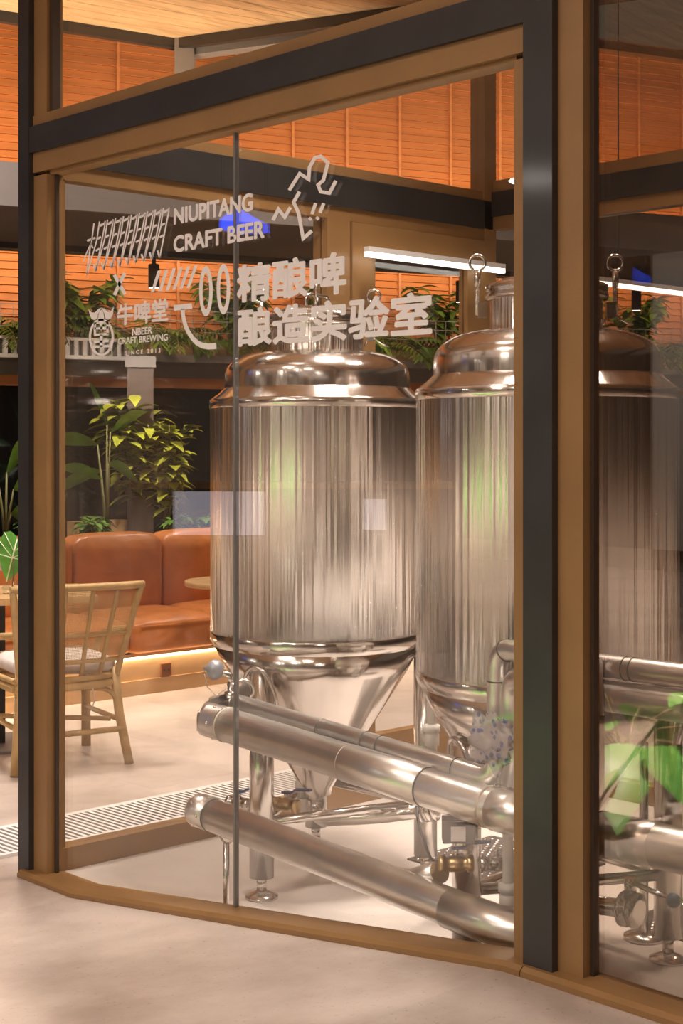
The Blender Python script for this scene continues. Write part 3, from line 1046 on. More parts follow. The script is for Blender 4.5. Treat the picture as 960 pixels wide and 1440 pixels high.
# black cable
cpts = [on_D(586, 1115, 4.4), on_D(588, 1155, 4.3), on_D(598, 1188, 4.1), on_D(606, 1208, 3.98), on_D(616, 1214, 3.86)]
sm = []
for i in range(len(cpts) - 1):
    for k in range(5):
        t_ = k / 5
        p0 = cpts[max(i - 1, 0)]; p1 = cpts[i]; p2 = cpts[i + 1]; p3 = cpts[min(i + 2, len(cpts) - 1)]
        sm.append(.5 * ((2 * p1) + (p2 - p0) * t_ + (2 * p0 - 5 * p1 + 4 * p2 - p3) * t_ ** 2 + (3 * p1 - p0 - 3 * p2 + p3) * t_ ** 3))
sm.append(cpts[-1])
tag(MB().tube(sm, .0042, 8).build('sensor_cable', M_BLACK), 'thin black cable hanging down to the boxed valve', 'cable')

# chequer floor plates
M_PLATE = mat('dark_chequer_plate', (.16, .135, .12), .4, .6, .25, 12)


def chequer(x0, x1, y0, y1, label):
    t = thing('floor_plate', label, 'floor plate', ((x0 + x1) / 2, (y0 + y1) / 2, 0), 'chequered floor plates')
    MB().box(x0, x1, y0, y1, .0006, .006).build('plate', M_PLATE, t)
    st = MB()
    i = 0
    x = x0 + .02
    while x < x1 - .015:
        y = y0 + .02 + (.014 if i % 2 else 0)
        while y < y1 - .015:
            st.sphere((x, y, .006), .007, 1, 1, .45, 6, 4)
            y += .028
        x += .024; i += 1
    tag(st.build('stud', M_SS, t), kind='stuff')


chequer(3.66, 4.10, 3.02, 3.52, 'dark studded floor plate behind the leg of the whole tank')
chequer(3.62, 4.10, 2.30, 2.62, 'dark studded floor plate behind the half hidden tank')

# see-through shape with blue blotches, standing in for a reflection in the glass
reflected_bag = MB()
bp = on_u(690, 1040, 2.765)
reflected_bag.sphere((bp.x, bp.y, bp.z), .062, .22, 1.0, .95, 28, 18)
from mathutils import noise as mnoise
reflected_bag.v = [tuple(Vector(p) + Vector((.25 * d_.x, d_.y, d_.z)) * .045 * mnoise.noise(d_ * 2.6 + Vector((3, 1, 7))) + Vector((.25 * d_.x, d_.y, d_.z)) * .012 * mnoise.noise(d_ * 9))
         for p in reflected_bag.v for d_ in [Vector(((p[0] - bp.x) / .014, (p[1] - bp.y) / .062, (p[2] - bp.z) / .059))]]
m = bpy.data.materials.new('reflected_print')
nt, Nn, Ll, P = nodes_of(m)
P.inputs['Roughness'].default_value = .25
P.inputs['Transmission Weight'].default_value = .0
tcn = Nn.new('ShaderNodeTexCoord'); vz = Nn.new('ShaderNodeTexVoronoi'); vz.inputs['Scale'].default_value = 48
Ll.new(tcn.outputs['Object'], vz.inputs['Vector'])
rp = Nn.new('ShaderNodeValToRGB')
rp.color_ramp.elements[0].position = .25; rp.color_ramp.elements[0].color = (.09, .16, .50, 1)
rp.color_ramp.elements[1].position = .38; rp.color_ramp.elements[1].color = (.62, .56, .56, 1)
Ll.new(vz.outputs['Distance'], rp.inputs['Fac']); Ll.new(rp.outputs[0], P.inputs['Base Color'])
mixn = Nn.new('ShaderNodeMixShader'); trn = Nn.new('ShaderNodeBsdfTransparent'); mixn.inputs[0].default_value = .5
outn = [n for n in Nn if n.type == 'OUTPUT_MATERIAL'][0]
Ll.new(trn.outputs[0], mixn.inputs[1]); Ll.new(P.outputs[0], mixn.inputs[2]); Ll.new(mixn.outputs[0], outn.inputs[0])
tag(reflected_bag.build('bag_reflection', m), 'crumpled see-through shape with blue blotches before the rising pipe, standing in for a reflection', 'reflected_bag')

# lit tubes standing in for a white line reflected in the glass
def reflected_tube(p0, p1, label):
    p0, p1 = Vector(p0), Vector(p1)
    c = (p0 + p1) / 2
    t = thing('reflected_tube', label, 'lamp', (c.x, c.y, c.z - .02), 'stand-ins for a reflected white line')
    MB().box(p0.x, p1.x, p0.y - .015, p0.y + .015, p0.z + .010, p0.z + .03).build('housing', M_WHITE, t)
    MB().box(p0.x, p1.x, p0.y - .012, p0.y + .012, p0.z - .008, p0.z + .010).build('diffuser', M_TUBE, t)
    return t


lv_ = 4.12
ua, ub = u_on_v(515, lv_), u_on_v(738, lv_)
lp = reflected_tube((ua, lv_, 2.15), (UR - .06, lv_, 2.15), 'lit tube across the head of the glazed door, standing in for a reflected line')
MB().box(ua + .1, ua + .13, lv_ + .015, VR - .02, 2.165, 2.18).build('bracket', M_WHITE, lp)
MB().box(UR - .16, UR - .13, lv_ + .015, VR - .02, 2.165, 2.18).build('bracket', M_WHITE, lp)
u2 = u_on_v(832, lv_)
lp2 = reflected_tube((u2, lv_, 2.15), (u2 + 1.6, lv_, 2.15), 'lit tube beyond the side wall of the brewing room, standing in for a reflected line')
for x in (u2 + .2, u2 + 1.4):
    MB().cyl((x, lv_, 2.178), (x, lv_, 4.19), .003, seg=6).build('hanger_wire', M_BLACK, lp2)

# ------------------------------------------------------------------ drain grate in the hall floor
gr = thing('drain_grate', 'long white slotted drain grate set in the floor behind the glass', 'grate', (4.2, 4.62, 0))
g0, g1 = 4.50, 4.80
gu0, gu1 = 1.9, 6.6
MB().box(gu0, gu1, g0, g1, .0005, .004).build('channel', M_GRATEHOLE, gr)
MB().box(gu0, gu1, g0 - .018, g0, .0005, .012).build('edge_strip', M_WHITE, gr)
MB().box(gu0, gu1, g1, g1 + .03, .0005, .012).build('edge_strip', M_WHITE, gr)
bar = MB().box(-.0065, .0065, g0, g1, .004, .012).build('bar', M_WHITE, gr, None)
bar.data.transform(Matrix.Translation(Vector(gr['_b'])))
bar.data.transform(Matrix.Translation((0, -gr['_b'][1], 0)))
k = 0
x = gu0 + .012
first = True
while x < gu1 and k < 290:
    lx = x - gr['_b'][0]
    if first:
        bar.location = (lx, 0, 0); first = False
    else:
        inst(bar, gr, (lx, 0, 0))
    x += .0265 if k > 0 else .0265
    k += 1

# ------------------------------------------------------------------ rattan chair
def rattan_chair(brx, bry, fx, fy, label):
    """brx,bry: foot of the back right leg; (fx,fy) facing direction"""
    f = Vector((fx, fy, 0)).normalized()
    r = Vector((f.y, -f.x, 0))           # right hand side
    W_, D_ = .52, .52
    br_ = Vector((brx, bry, 0))
    o = br_ - r * W_ / 2 + f * D_ / 2    # centre
    P = lambda a, b_, z: o + r * a + f * b_ + Vector((0, 0, z))
    t = thing('rattan_chair', label, 'chair', tuple(o), 'rattan chairs')
    hw, hd = W_ / 2, D_ / 2
    for s in (1, -1):
        MB().tube([P(s * hw, -hd, 0), P(s * (hw - .03), -hd + .045, .22), P(s * (hw - .045), -hd + .07, .43)], [.020, .021, .021], 12).build('leg', M_RATTAN, t)
        MB().tube([P(s * (hw - .02), hd - .03, 0), P(s * (hw - .03), hd - .05, .36)], [.022, .022], 12).build('leg', M_RATTAN, t)
    # seat ring
    loop = fillet([P(-.24, -.20, .36), P(-.25, .22, .36), P(.25, .22, .36), P(.24, -.20, .36), P(0, -.26, .36), P(-.24, -.20, .36)], .12, 6)
    sf = MB().tube(loop, .018, 10)
    sf.tube([p + Vector((0, 0, .032)) for p in loop], .013, 10)
    sf.build('seat_frame', M_RATTAN, t)
    cu = MB()
    cu.rbox(-.225, .225, -.21, .22, .405, .475, r=.032, puff=.012)
    M = Matrix(((r.x, f.x, 0, o.x), (r.y, f.y, 0, o.y), (0, 0, 1, 0), (0, 0, 0, 1)))
    cu.rot(M)
    cu.build('cushion', M_CUSH, t)
    # backrest: leaning, slightly curved
    zz = (.37, .58, .80)
    def bk(a, z):
        tt = (z - .37) / .43
        return P(a * (.87 + .29 * tt), -.215 - .13 * tt + .32 * (a * a), z)
    for a in (-.25, .25):
        MB().tube([bk(a, .37 + .43 * k / 6) for k in range(7)], .015, 10).build('back_post', M_RATTAN, t)
    top = MB().tube([bk(-.26 + .52 * k / 12, .80) for k in range(13)], .0165, 10)
    top.build('top_rail', M_RATTAN, t)
    MB().tube([bk(-.25 + .5 * k / 12, .585) for k in range(13)], .010, 8).build('back_rail', M_RATTAN, t)
    MB().tube([bk(-.25 + .5 * k / 12, .465) for k in range(13)], .010, 8).build('back_rail', M_RATTAN, t)
    for a in (-.155, -.055, .055, .155):
        MB().tube([bk(a, .37 + .43 * k / 6) for k in range(7)], .0105, 8).build('back_slat', M_RATTAN, t)
    # fine woven screen between the slats
    wv = MB()
    for k in range(46):
        z = .47 + .32 * k / 45
        wv.tube([bk(-.245 + .49 * j / 8, z) + f * .004 for j in range(9)], .0011, 4)
    for k in range(64):
        a = -.245 + .49 * k / 63
        wv.tube([bk(a, .47 + .32 * j / 5) + f * .004 for j in range(6)], .0010, 4)
    tag(wv.build('woven_cane', M_RATTAN, t), kind='stuff')
    # arms sweeping forward
    for s in (1, -1):
        MB().tube(fillet([bk(s * .25, .60), P(s * .285, -.05, .575), P(s * .29, .17, .54), P(s * .26, .22, .36)], .09, 8), .0155, 10).build('armrest', M_RATTAN, t)
    # stretchers and curved brackets
    MB().tube([P(-hw + .02, -hd + .022, .155), P(hw - .02, -hd + .022, .155)], .013, 10).build('stretcher', M_RATTAN, t)
    for s in (1, -1):
        MB().tube([P(s * (hw - .022), -hd + .03, .19), P(s * (hw - .03), hd - .05, .19)], .012, 10).build('stretcher', M_RATTAN, t)
        MB().tube(fillet([P(s * (hw - .03), -hd + .035, .16), P(s * (hw - .05), -hd + .05, .33), P(s * .06, -hd + .06, .345)], .12, 8), .011, 10).build('bracket', M_RATTAN, t)
    MB().tube([P(-hw + .05, hd - .1, .19), P(hw - .05, -hd + .1, .19)], .011, 10).build('cross_stretcher', M_RATTAN, t)
    MB().tube([P(.09, -.19, .40), P(.095, -.245, .35), P(.10, -.25, .29), P(.085, -.252, .25)], .003, 6).build('cushion_tie', M_CUSH, t)
    return t


bx_, by_ = cam_uv(-.94, 6.62)
fx_, fy_ = cam_uv(-.50, .866)
rattan_chair(bx_, by_, fx_, fy_, 'rattan chair with pale cushion drawn up to the wooden table')

# table with dark column
tx, ty = cam_uv(-1.62, 7.05)
t = thing('dining_table', 'wooden dining table on a dark column with a vase on it', 'table', (tx, ty, 0))
tp = MB()
cxy = [(-.42, -.34), (.42, -.34), (.42, .34), (-.42, .34)]
an = math.radians(18) - TH
cs, sn = math.cos(an), math.sin(an)
rp_ = lambda p: (tx + p[0] * cs - p[1] * sn, ty + p[0] * sn + p[1] * cs)
tp.prism([rp_(p) for p in cxy], .69, .72).build('table_top', M_OAK, t)
MB().prism([rp_(p) for p in ((-.03, -.03), (.03, -.03), (.03, .03), (-.03, .03))], .012, .69).build('column', M_BLACK, t)
MB().prism([rp_(p) for p in ((-.24, -.24), (.24, -.24), (.24, .24), (-.24, .24))], .0006, .012).build('base_plate', M_GREYP, t)

# vase with heart shaped leaf and a flower
vp = on_D(17, 840, 6.95)
vz0 = .7205
va = thing('glass_vase', 'small glass vase with a veined heart-shaped leaf on the wooden table', 'vase', (vp.x, vp.y, vz0))
MB().lathe([(.03, 0), (.042, .004), (.046, .03), (.03, .055), (.018, .075), (.022, .095)], (vp.x, vp.y, vz0), 24, caps=False).build('vessel', M_VASE, va)
dr = Vector((CT, -ST, 0)); fw = Vector((ST, CT, 0))
lf = MB()
def heart(cx_, cz_, sc, tilt, b, vein=False):
    pts = [(0, -1.0), (.28, -.62), (.52, -.15), (.60, .30), (.50, .62), (.30, .72), (.10, .62), (0, .50), (-.10, .62), (-.30, .72), (-.50, .62), (-.60, .30), (-.52, -.15), (-.28, -.62)]
    out = []
    for (x_, z_) in pts:
        xr = x_ * math.cos(tilt) - z_ * math.sin(tilt); zr = x_ * math.sin(tilt) + z_ * math.cos(tilt)
        out.append(Vector((vp.x, vp.y, vz0)) + dr * (cx_ + xr * sc) + Vector((0, 0, cz_ + zr * sc)) + fw * (abs(x_) * .10 * sc - .02))
    c_ = Vector((vp.x, vp.y, vz0)) + dr * cx_ + Vector((0, 0, cz_)) - fw * .025
    n = len(out)
    back = [p + fw * .0015 for p in out] + [c_ + fw * .0015]
    b.add(out + [c_] + back, [(i, (i + 1) % n, n) for i in range(n)] + [(n + 1 + (i + 1) % n, n + 1 + i, 2 * n + 1) for i in range(n)], True)
    return out, c_
out, c_ = heart(.012, .19, .135, -.25, lf)
leafp = lf.build('leaf', M_LEAF3, va)
vn = MB()
M_VEIN = mat('leaf_vein', (.72, .80, .55), .5)
top_ = (out[7]); tip_ = out[0]
vn.tube([top_ - fw * .004, c_ - fw * .003, tip_ - fw * .003], .0035, 6)
for i in (2, 3, 4, 11, 10, 12):
    vn.tube([c_.lerp(top_ if i in (4, 10) else tip_, .15) - fw * .004, out[i] - fw * .003], .002, 6)
vn.build('vein', M_VEIN, leafp)
MB().tube([(vp.x, vp.y, vz0 + .02), tuple(c_ - Vector((0, 0, .10))), tuple(c_)], .003, 6).build('stem', M_STEM, va)
fl = MB()
for k in range(9):
    a = k * 2 * PI / 9
    p = Vector((vp.x, vp.y, vz0 + .135)) - dr * .045
    fl.sphere(tuple(p + dr * .018 * math.cos(a) + Vector((0, 0, .018 * math.sin(a)))), .014, 1, 1, .8, 8, 6)
fl.build('flower', M_FLOWER, va)

# ------------------------------------------------------------------ leather banquette
SV = 6.92
so = thing('banquette', 'long tan leather banquette on a lit wooden plinth along the planters', 'sofa', (5.5, SV, 0))
MB().box(3.0, 7.5, SV, SV + .85, .0005, .20).build('plinth', M_OAK, so)
MB().box(3.0, 7.5, SV - .012, SV, .0005, .085).build('skirting_plank', M_OAK, so)
MB().box(3.0, 7.5, SV + .0, SV + .85, .215, .235).build('seat_board', M_OAK, so)
MB().box(3.02, 7.48, SV + .03, SV + .05, .2005, .2145).build('led_strip', M_LED, so)
led = area_light('plinth_glow', (5.25, SV - .01, .222), 4.4, 15, (1, .80, .58), size_y=.02)
led.rotation_euler = (math.radians(-25), 0, 0)
us = [3.0, 3.615, 4.265, 4.915, 5.565, 6.215, 6.865, 7.5]
for i in range(len(us) - 1):
    u0, u1 = us[i] + .003, us[i + 1] - .003
    sc = MB().rbox(u0, u1, SV - .07, SV + .58, .236, .43, r=.045, puff=.02).build('seat_cushion', M_LEATHER, so)
    MB().tube([(u0 + .04, SV - .083, .395), ((u0 + u1) / 2, SV - .09, .397), (u1 - .04, SV - .083, .395)], .0035, 6).build('piping', M_LEATHER, sc)
    bc = MB().rbox(u0, u1, SV + .50, SV + .72, .40, .86, r=.05, puff=.03)
    bc.build('back_cushion', M_LEATHER, so)
# socket plate on the plinth
sx_ = u_on_v(232, SV)
sk = thing('power_socket', 'copper coloured socket plate on the lit plinth', 'socket', (sx_, SV - .013, .09))
MB().box(sx_ - .035, sx_ + .035, SV - .012, SV - .0005, .088, .162).build('plate', M_COPPERSW, sk)
kn = MB()
for dx in (-.016, .016):
    kn.cyl((sx_ + dx, SV - .016, .125), (sx_ + dx, SV - .012, .125), .006, seg=12)
kn.build('pin_hole', M_BLACK, sk)
# second small table further along the sofa
t2 = thing('side_table', 'round wooden table top on a dark column beside the banquette', 'table', (u_on_v(334, 6.42), 6.42, 0))
t2x, t2y = t2['_b'][0], t2['_b'][1]
MB().lathe([(.29, .635), (.295, .64), (.295, .660), (.29, .665)], (t2x, t2y, 0), 40).build('table_top', M_OAK, t2)
MB().cyl((t2x, t2y, .012), (t2x, t2y, .635), .022).build('column', M_BLACK, t2)
MB().lathe([(.16, .0006), (.16, .008), (.03, .012)], (t2x, t2y, 0), 32).build('base_plate', M_BLACK, t2)

# planter ledge behind the sofa
pb = thing('planter_box', 'long wooden planter box behind the banquette', 'planter', (5.5, SV + 1.1, 0))
MB().box(2.6, 8.0, SV + .86, SV + 1.28, .0006, .78).build('box', mat('dark_oak', (.20, .11, .05), .6, 0, .2, 3), pb)
MB().box(2.62, 7.98, SV + .88, SV + 1.26, .78, .80).build('soil', M_SOIL, pb)

# far wall frame
FO = Vector(cam_uv(-2.4, 10.5)).to_3d()
_d = cam_uv(math.cos(math.radians(25)), math.sin(math.radians(25)))
FD = Vector((_d[0], _d[1], 0)).normalized()
FN = Vector((-FD.y, FD.x, 0))
FM = Matrix(((FD.x, FN.x, 0, FO.x), (FD.y, FN.y, 0, FO.y), (0, 0, 1, 0), (0, 0, 0, 1)))

# ------------------------------------------------------------------ plants


def leaf_mesh(b, base, tip, wd, droop=.2, n=5, side=None):
    base, tip = Vector(base), Vector(tip)
    ax = tip - base
    L = ax.length
    s = side if side is not None else ax.cross(Vector((0, 0, 1)))
    if s.length < 1e-4: s = Vector((1, 0, 0))
    s = s.normalized()
    vs = []
    for i in range(n + 1):
        t = i / n
        p = base + ax * t + Vector((0, 0, L * droop * (t - t * t * 1.7)))
        wv = wd * math.sin(PI * min(1, max(.03, t ** .8))) * .5
        up = Vector((0, 0, wv * .25))
        vs += [p - s * wv + up, p, p + s * wv + up]
    fs = []
    for i in range(n):
        a = i * 3
        fs += [(a, a + 1, a + 4, a + 3), (a + 1, a + 2, a + 5, a + 4)]
    b.add(vs, fs, True)


def clear_wall(b):
    out = []
    inv = FM.inverted()
    for p in b.v:
        q_ = inv @ Vector(p)
        if q_.y > -.14: q_.y = -.14 + .02 * math.tanh((q_.y + .14) * 3)
        if q_.y > -.52 and q_.z < 2.165: q_.z = 2.165 + .02 * math.tanh(q_.z - 2.165)
        out.append(tuple(FM @ q_))
    b.v = out


def bushy(name, label, cat, pos, h, spread, nl, lw, ll, m, group, seed, stems=5, parent_kind='stuff'):
    rn = random.Random(seed)
    t = thing(name, label, cat, pos, group)
    st = MB(); fo = MB()
    P0 = Vector(pos)
    for s in range(stems):
        a = rn.uniform(0, 2 * PI)
        top = P0 + Vector((math.cos(a) * spread * rn.uniform(.3, 1), math.sin(a) * spread * rn.uniform(.3, 1), h * rn.uniform(.7, 1)))
        mid = P0.lerp(top, .5) + Vector((0, 0, h * .12))
        st.tube([P0, mid, top], [.008, .006, .003], 6)
        for k in range(nl // stems):
            tt = rn.uniform(.25, 1)
            p = (P0.lerp(mid, tt * 2) if tt < .5 else mid.lerp(top, tt * 2 - 1))
            aa = rn.uniform(0, 2 * PI)
            l = ll * rn.uniform(.7, 1.2)
            tip = p + Vector((math.cos(aa) * l, math.sin(aa) * l, rn.uniform(-.5, .35) * l))
            leaf_mesh(fo, p, tip, lw * rn.uniform(.7, 1.2))
    if name == 'trailing_plant':
        clear_wall(st); clear_wall(fo)
    st.build('stems', M_STEM, t)
    tag(fo.build('foliage', m, t), kind='stuff')
    return t


def fern(name, label, pos, L, n, group, seed, m=None):
    rn = random.Random(seed)
    t = thing(name, label, 'fern', pos, group)
    P0 = Vector(pos)
    fo = MB(); st = MB()
    for k in range(n):
        a = 2 * PI * k / n + rn.uniform(-.3, .3)
        l = L * rn.uniform(.7, 1.15)
        lift = rn.uniform(.25, .95)
        pts = []
        for j in range(9):
            tt = j / 8
            pts.append(P0 + Vector((math.cos(a) * l * tt, math.sin(a) * l * tt, l * (lift * tt * 1.3 - 1.15 * lift * tt * tt - .25 * tt * tt))))
        st.tube(pts, .003, 5)
        for j in range(1, 9):
            d = (pts[j] - pts[j - 1])
            sd = Vector((-math.sin(a), math.cos(a), 0))
            for s in (1, -1):
                for q_ in (0, .5):
                    p = pts[j - 1] + d * q_
                    ln = l * .26 * (1 - (j / 9) ** 2 * .75)
                    leaf_mesh(fo, p, p + sd * s * ln + d * .7 + Vector((0, 0, -ln * .25)), l * .055, .1, 3)
    clear_wall(st); clear_wall(fo)
    st.build('frond_stems', M_STEM, t)
    tag(fo.build('foliage', m or M_FERN, t), kind='stuff')
    return t


PZ = .80
PV = SV + 1.06


def pu_(px, v=PV):
    return (u_on_v(px, v), v, PZ)


# broad leaved plant in the sofa planter
def broad(name, label, pos, leaves, m, group=None, stem_r=.010):
    t = thing(name, label, 'plant', pos, group)
    P0 = Vector(pos)
    for (px, pz, tx_, tz_, wd, dep) in leaves:
        b0 = P0 + dr * px + Vector((0, 0, pz)) + fw * dep * .5
        t0 = P0 + dr * tx_ + Vector((0, 0, tz_)) + fw * dep
        MB().tube([P0, P0.lerp(b0, .5) + Vector((0, 0, .04)), b0], [stem_r, stem_r * .8, stem_r * .5], 7).build('stem', M_STEM, t)
        b = MB()
        sd = (Vector((0, 0, 1)) * .55 - fw * .6 + dr * .1)
        leaf_mesh(b, b0, t0, wd, .12, 7, side=sd)
        b.build('leaf', m, t)
    return t


broad('banana_plant', 'broad leaved plant with long pointed leaves in the planter behind the banquette', pu_(150), [
    (-.05, .62, -.42, .66, .13, -.10), (-.04, .45, -.40, .30, .14, .06), (.02, .70, .26, .86, .12, .05), (.0, .75, -.12, 1.05, .12, .02),
    (-.02, .40, -.30, .50, .12, -.16), (.02, .50, .22, .40, .12, -.1)], M_LEAF)
bushy('climbing_pothos', 'tall yellow green leafy climber in the planter behind the banquette', 'plant', pu_(190, PV + .1), 1.02, .30, 280, .085, .15, M_LEAF2, None, 11, 8)
bushy('climbing_pothos', 'yellow leafed climber beside the whole tank, its leaves reaching the column', 'plant', pu_(236, PV - .03), .78, .22, 220, .085, .14, M_LEAF2, None, 12, 7)
broad('monstera', 'monstera with wide leaves behind the wooden table', pu_(8), [
    (.06, .35, .30, .40, .22, -.1), (-.05, .42, -.20, .62, .22, 0), (.05, .20, .28, .12, .20, -.14), (0, .45, .14, .66, .2, .05)], M_LEAF)
for i, px in enumerate((60, 118, 140, 250, 275)):
    bushy('low_shrub', 'low dark leafy shrub at the front edge of the sofa planter', 'plant', pu_(px, SV + .95), .17, .16, 46, .05, .09, M_LEAF, 'low shrubs in the sofa planter', 30 + i, 4)
for px, wpx in ((112, 26), (163, 22)):
    u0 = u_on_v(px, SV + 1.2)
    tag(MB().box(u0 - .07, u0 + .07, SV + 1.16, SV + 1.24, .801, .93).build('timber_block', M_OAK), 'small upright timber block among the planter leaves', 'block', 'timber blocks in the planter')

# ------------------------------------------------------------------ far wall
T0, T1 = -3.5, 8.5
fwall = thing('wall_far', 'far wall of cedar slats above dark night windows', None, tuple(FM @ Vector((2, 0, 0))), kind='structure')
MB().box(T0, T1, .10, .2, 0, 4.9, FM).build('backing', mat('cedar_backing', (.22, .07, .02), .7), fwall)
# slats, lapped like shutters
z = 2.16
k = 0
while z < 4.75:
    b = MB()
    vs = [(T0, .012, z + .0525), (T1, .012, z + .0525), (T1, -.008, z), (T0, -.008, z), (T0, .03, z + .0535), (T1, .03, z + .0535), (T1, .012, z - .001), (T0, .012, z - .001)]
    vs = [FM @ Vector(p) for p in vs]
    b.add(vs, [(0, 1, 2, 3), (7, 6, 5, 4), (3, 2, 6, 7), (1, 0, 4, 5), (0, 3, 7, 4), (2, 1, 5, 6)])
    b.build('slat', M_WOOD_O, fwall)
    z += .056
    k += 1
x = T0 + .2
while x < T1:
    MB().box(x, x + .022, -.020, .05, 2.16, 4.75, FM).build('batten', M_WOOD_O, fwall)
    x += .46
MB().box(T0, T1, -.04, .1, 1.84, 1.915, FM).build('timber_rail', M_WOOD_O, fwall)
MB().box(T0, T1, -.10, .1, 1.915, 2.005, FM).build('grey_fascia', M_GREYP, fwall)
win4 = thing('window_4', 'row of dark night windows below the cedar slats', None, tuple(FM @ Vector((2, 0, .4))), kind='structure')
x = T0
while x < T1 - .1:
    MB().box(x + .03, min(x + 1.5, T1), .02, .03, .05, 1.84, FM).build('pane', M_NIGHT, win4)
    MB().box(x - .02, x + .03, -.01, .06, 0, 1.84, FM).build('mullion', M_BLACK, win4)
    x += 1.5
# shelf with planters
shelf = thing('planter_shelf', 'high planter shelf with mesh railing in front of the cedar slats', 'shelf', tuple(FM @ Vector((2, -.25, 2.005))))
MB().box(T0, T1, -.50, -.02, 2.005, 2.06, FM).build('shelf_board', M_GREYP, shelf)
MB().box(T0, T1, -.47, -.10, 2.06, 2.15, FM).build('trough', M_OAK, shelf)
rl = MB()
x = T0
while x < T1:
    a = FM @ Vector((x, -.49, 2.06)); c = FM @ Vector((x, -.49, 2.37))
    rl.tube([a, c], .0025, 4)
    x += .085
for zz in (2.14, 2.22, 2.30, 2.37):
    rl.tube([FM @ Vector((T0, -.49, zz)), FM @ Vector((T1, -.49, zz))], .003, 4)
tag(rl.build('wire_railing', M_GREYP, shelf), kind='stuff')
# white ribbed grille in front of the shelf, at the left
rg = thing('ribbed_grille', 'white ribbed air grille in front of the high planter shelf', 'grille', tuple(FM @ Vector((.2, -.6, 2.0))))
MB().box(-.9, .74, -.58, -.51, 2.005, 2.03, FM).build('bottom_rail', M_WHITE, rg)
MB().box(-.9, .74, -.58, -.51, 2.13, 2.15, FM).build('top_rail', M_WHITE, rg)
MB().box(-.9, .74, -.53, -.51, 2.03, 2.13, FM).build('backing', M_GREYP, rg)
for k in range(28):
    x = -.88 + k * .06
    MB().box(x, x + .028, -.575, -.53, 2.03, 2.13, FM).build('rib', M_WHITE, rg)
for k in range(25):
    tt = -.95 + k * .31
    p = FM @ Vector((tt + random.uniform(-.1, .1), -.3 + random.uniform(-.06, .06), 2.15))
    if k % 3 == 2:
        bushy('trailing_plant', 'bushy plant with pointed leaves in the high planter', 'plant', tuple(p), .50, .34, 210, .07, .16, M_FERN, 'bushy plants in the high planter', 60 + k, 6)
    else:
        fern('fern', 'arching fern in the high planter before the cedar slats', tuple(p), .54 + random.uniform(-.1, .1), 17, 'ferns in the high planter', 60 + k)
# suspended dark ceiling with track spots
cl_ = thing('ceiling_1', 'dropped dark ceiling slab with spotlights', None, tuple(FM @ Vector((2, -2.2, 2.61))), kind='structure')
MB().box(T0, T1, -3.2, -1.35, 2.61, 2.79, FM).build('slab', M_DARKCEIL, cl_)
MB().box(T0, T1, -3.23, -3.2, 2.585, 2.80, FM).build('fascia', M_GREYP, cl_)
MB().box(T0, T1, -1.75, -1.71, 2.575, 2.61, FM).build('light_track', M_BLACK, cl_)


def spot(tx_, w_, label, grp):
    p = FM @ Vector((tx_, w_, 2.575))
    t = thing('track_spot', label, 'lamp', (p.x, p.y, p.z - .24), grp)
    MB().cyl((p.x, p.y, p.z - .06), (p.x, p.y, p.z), .012, seg=10).build('stem', M_BLACK, t)
    MB().lathe([(.034, -.19), (.034, -.05), (.028, -.045)], (p.x, p.y, p.z), 20).build('housing', M_BLACK, t)
    MB().lathe([(.0001, -.1915), (.030, -.1912), (.030, -.1905)], (p.x, p.y, p.z), 20).build('lens', M_SPOT, t)


for k in range(8):
    spot(-.15 + k * .72, -1.73, 'black track spot under the dropped ceiling', 'track spots')
for k in range(5):
    p = FM @ Vector((-.5 + k * 1.5, -1.0, 2.45))
    aim = FM @ Vector((-.5 + k * 1.5, 0.05, 2.4))
    area_light('track_spot_light', tuple(p), .10, 3.6, (1, .80, .58), aim=tuple(aim))
for k in range(6):
    p = FM @ Vector((-1 + k * 1.5, -1.6, 2.95))
    aim = FM @ Vector((-1 + k * 1.5, 0.0, 3.7))
    area_light('slab_uplight', tuple(p), .25, 30, (1, .80, .58), aim=tuple(aim))

for k, (tt, pw_) in enumerate(((-.3, 9), (.6, 9), (1.5, 9), (2.5, 8))):
    p = FM @ Vector((tt, -1.73, 2.34))
    aim = FM @ Vector((tt + .1, -.9 if k % 2 else -1.6, .9))
    area_light('track_spot_beam', tuple(p), .06, pw_, NEUT, aim=tuple(aim), spread=110)

# square column between the sofa and the far wall
c0 = on_D(197, 700, 9.9)
clm = thing('trim_2', 'square brown column behind the banquette', None, (c0.x, c0.y, 0), kind='structure')
Mc = Matrix.Translation((c0.x, c0.y, 0)) @ Matrix.Rotation(-TH + .15, 4, 'Z')
MB().box(-.085, .085, -.085, .085, 0, 2.005, Mc).build('shaft', mat('brown_column_paint', (.10, .068, .052), .5), clm)
MB().box(-.10, .10, -.10, .10, 1.93, 2.003, Mc).build('capital', M_GREYP, clm)

# ------------------------------------------------------------------ plank canopy
cpol = [(-1.14, 10.2), (4.56, 7.4), (7.5, -3.5), (-9, -3.5), (-5.86, 7.24)]
cw = [Vector(cam_uv(*p)) for p in cpol]
CZ = 4.2
can = thing('ceiling_2', 'cedar plank canopy above the hall', None, (cw[0].x, cw[0].y, CZ), kind='structure')
A = cw[0]
e_l = (cw[0] - cw[4]).normalized()
e_n = Vector((e_l.y, -e_l.x))          # towards the camera side


def clip_line(d):
    """extent of the canopy polygon along e_l at distance d from its far edge"""
    xs_ = []
    P = [((p - A).dot(e_l), (p - A).dot(e_n)) for p in cw]
    for i in range(len(P)):
        a_, b_ = P[i], P[(i + 1) % len(P)]
        if (a_[1] - d) * (b_[1] - d) <= 0 and abs(a_[1] - b_[1]) > 1e-6:
            t_ = (d - a_[1]) / (b_[1] - a_[1])
            xs_.append(a_[0] + t_ * (b_[0] - a_[0]))
    return (min(xs_), max(xs_)) if len(xs_) >= 2 else None


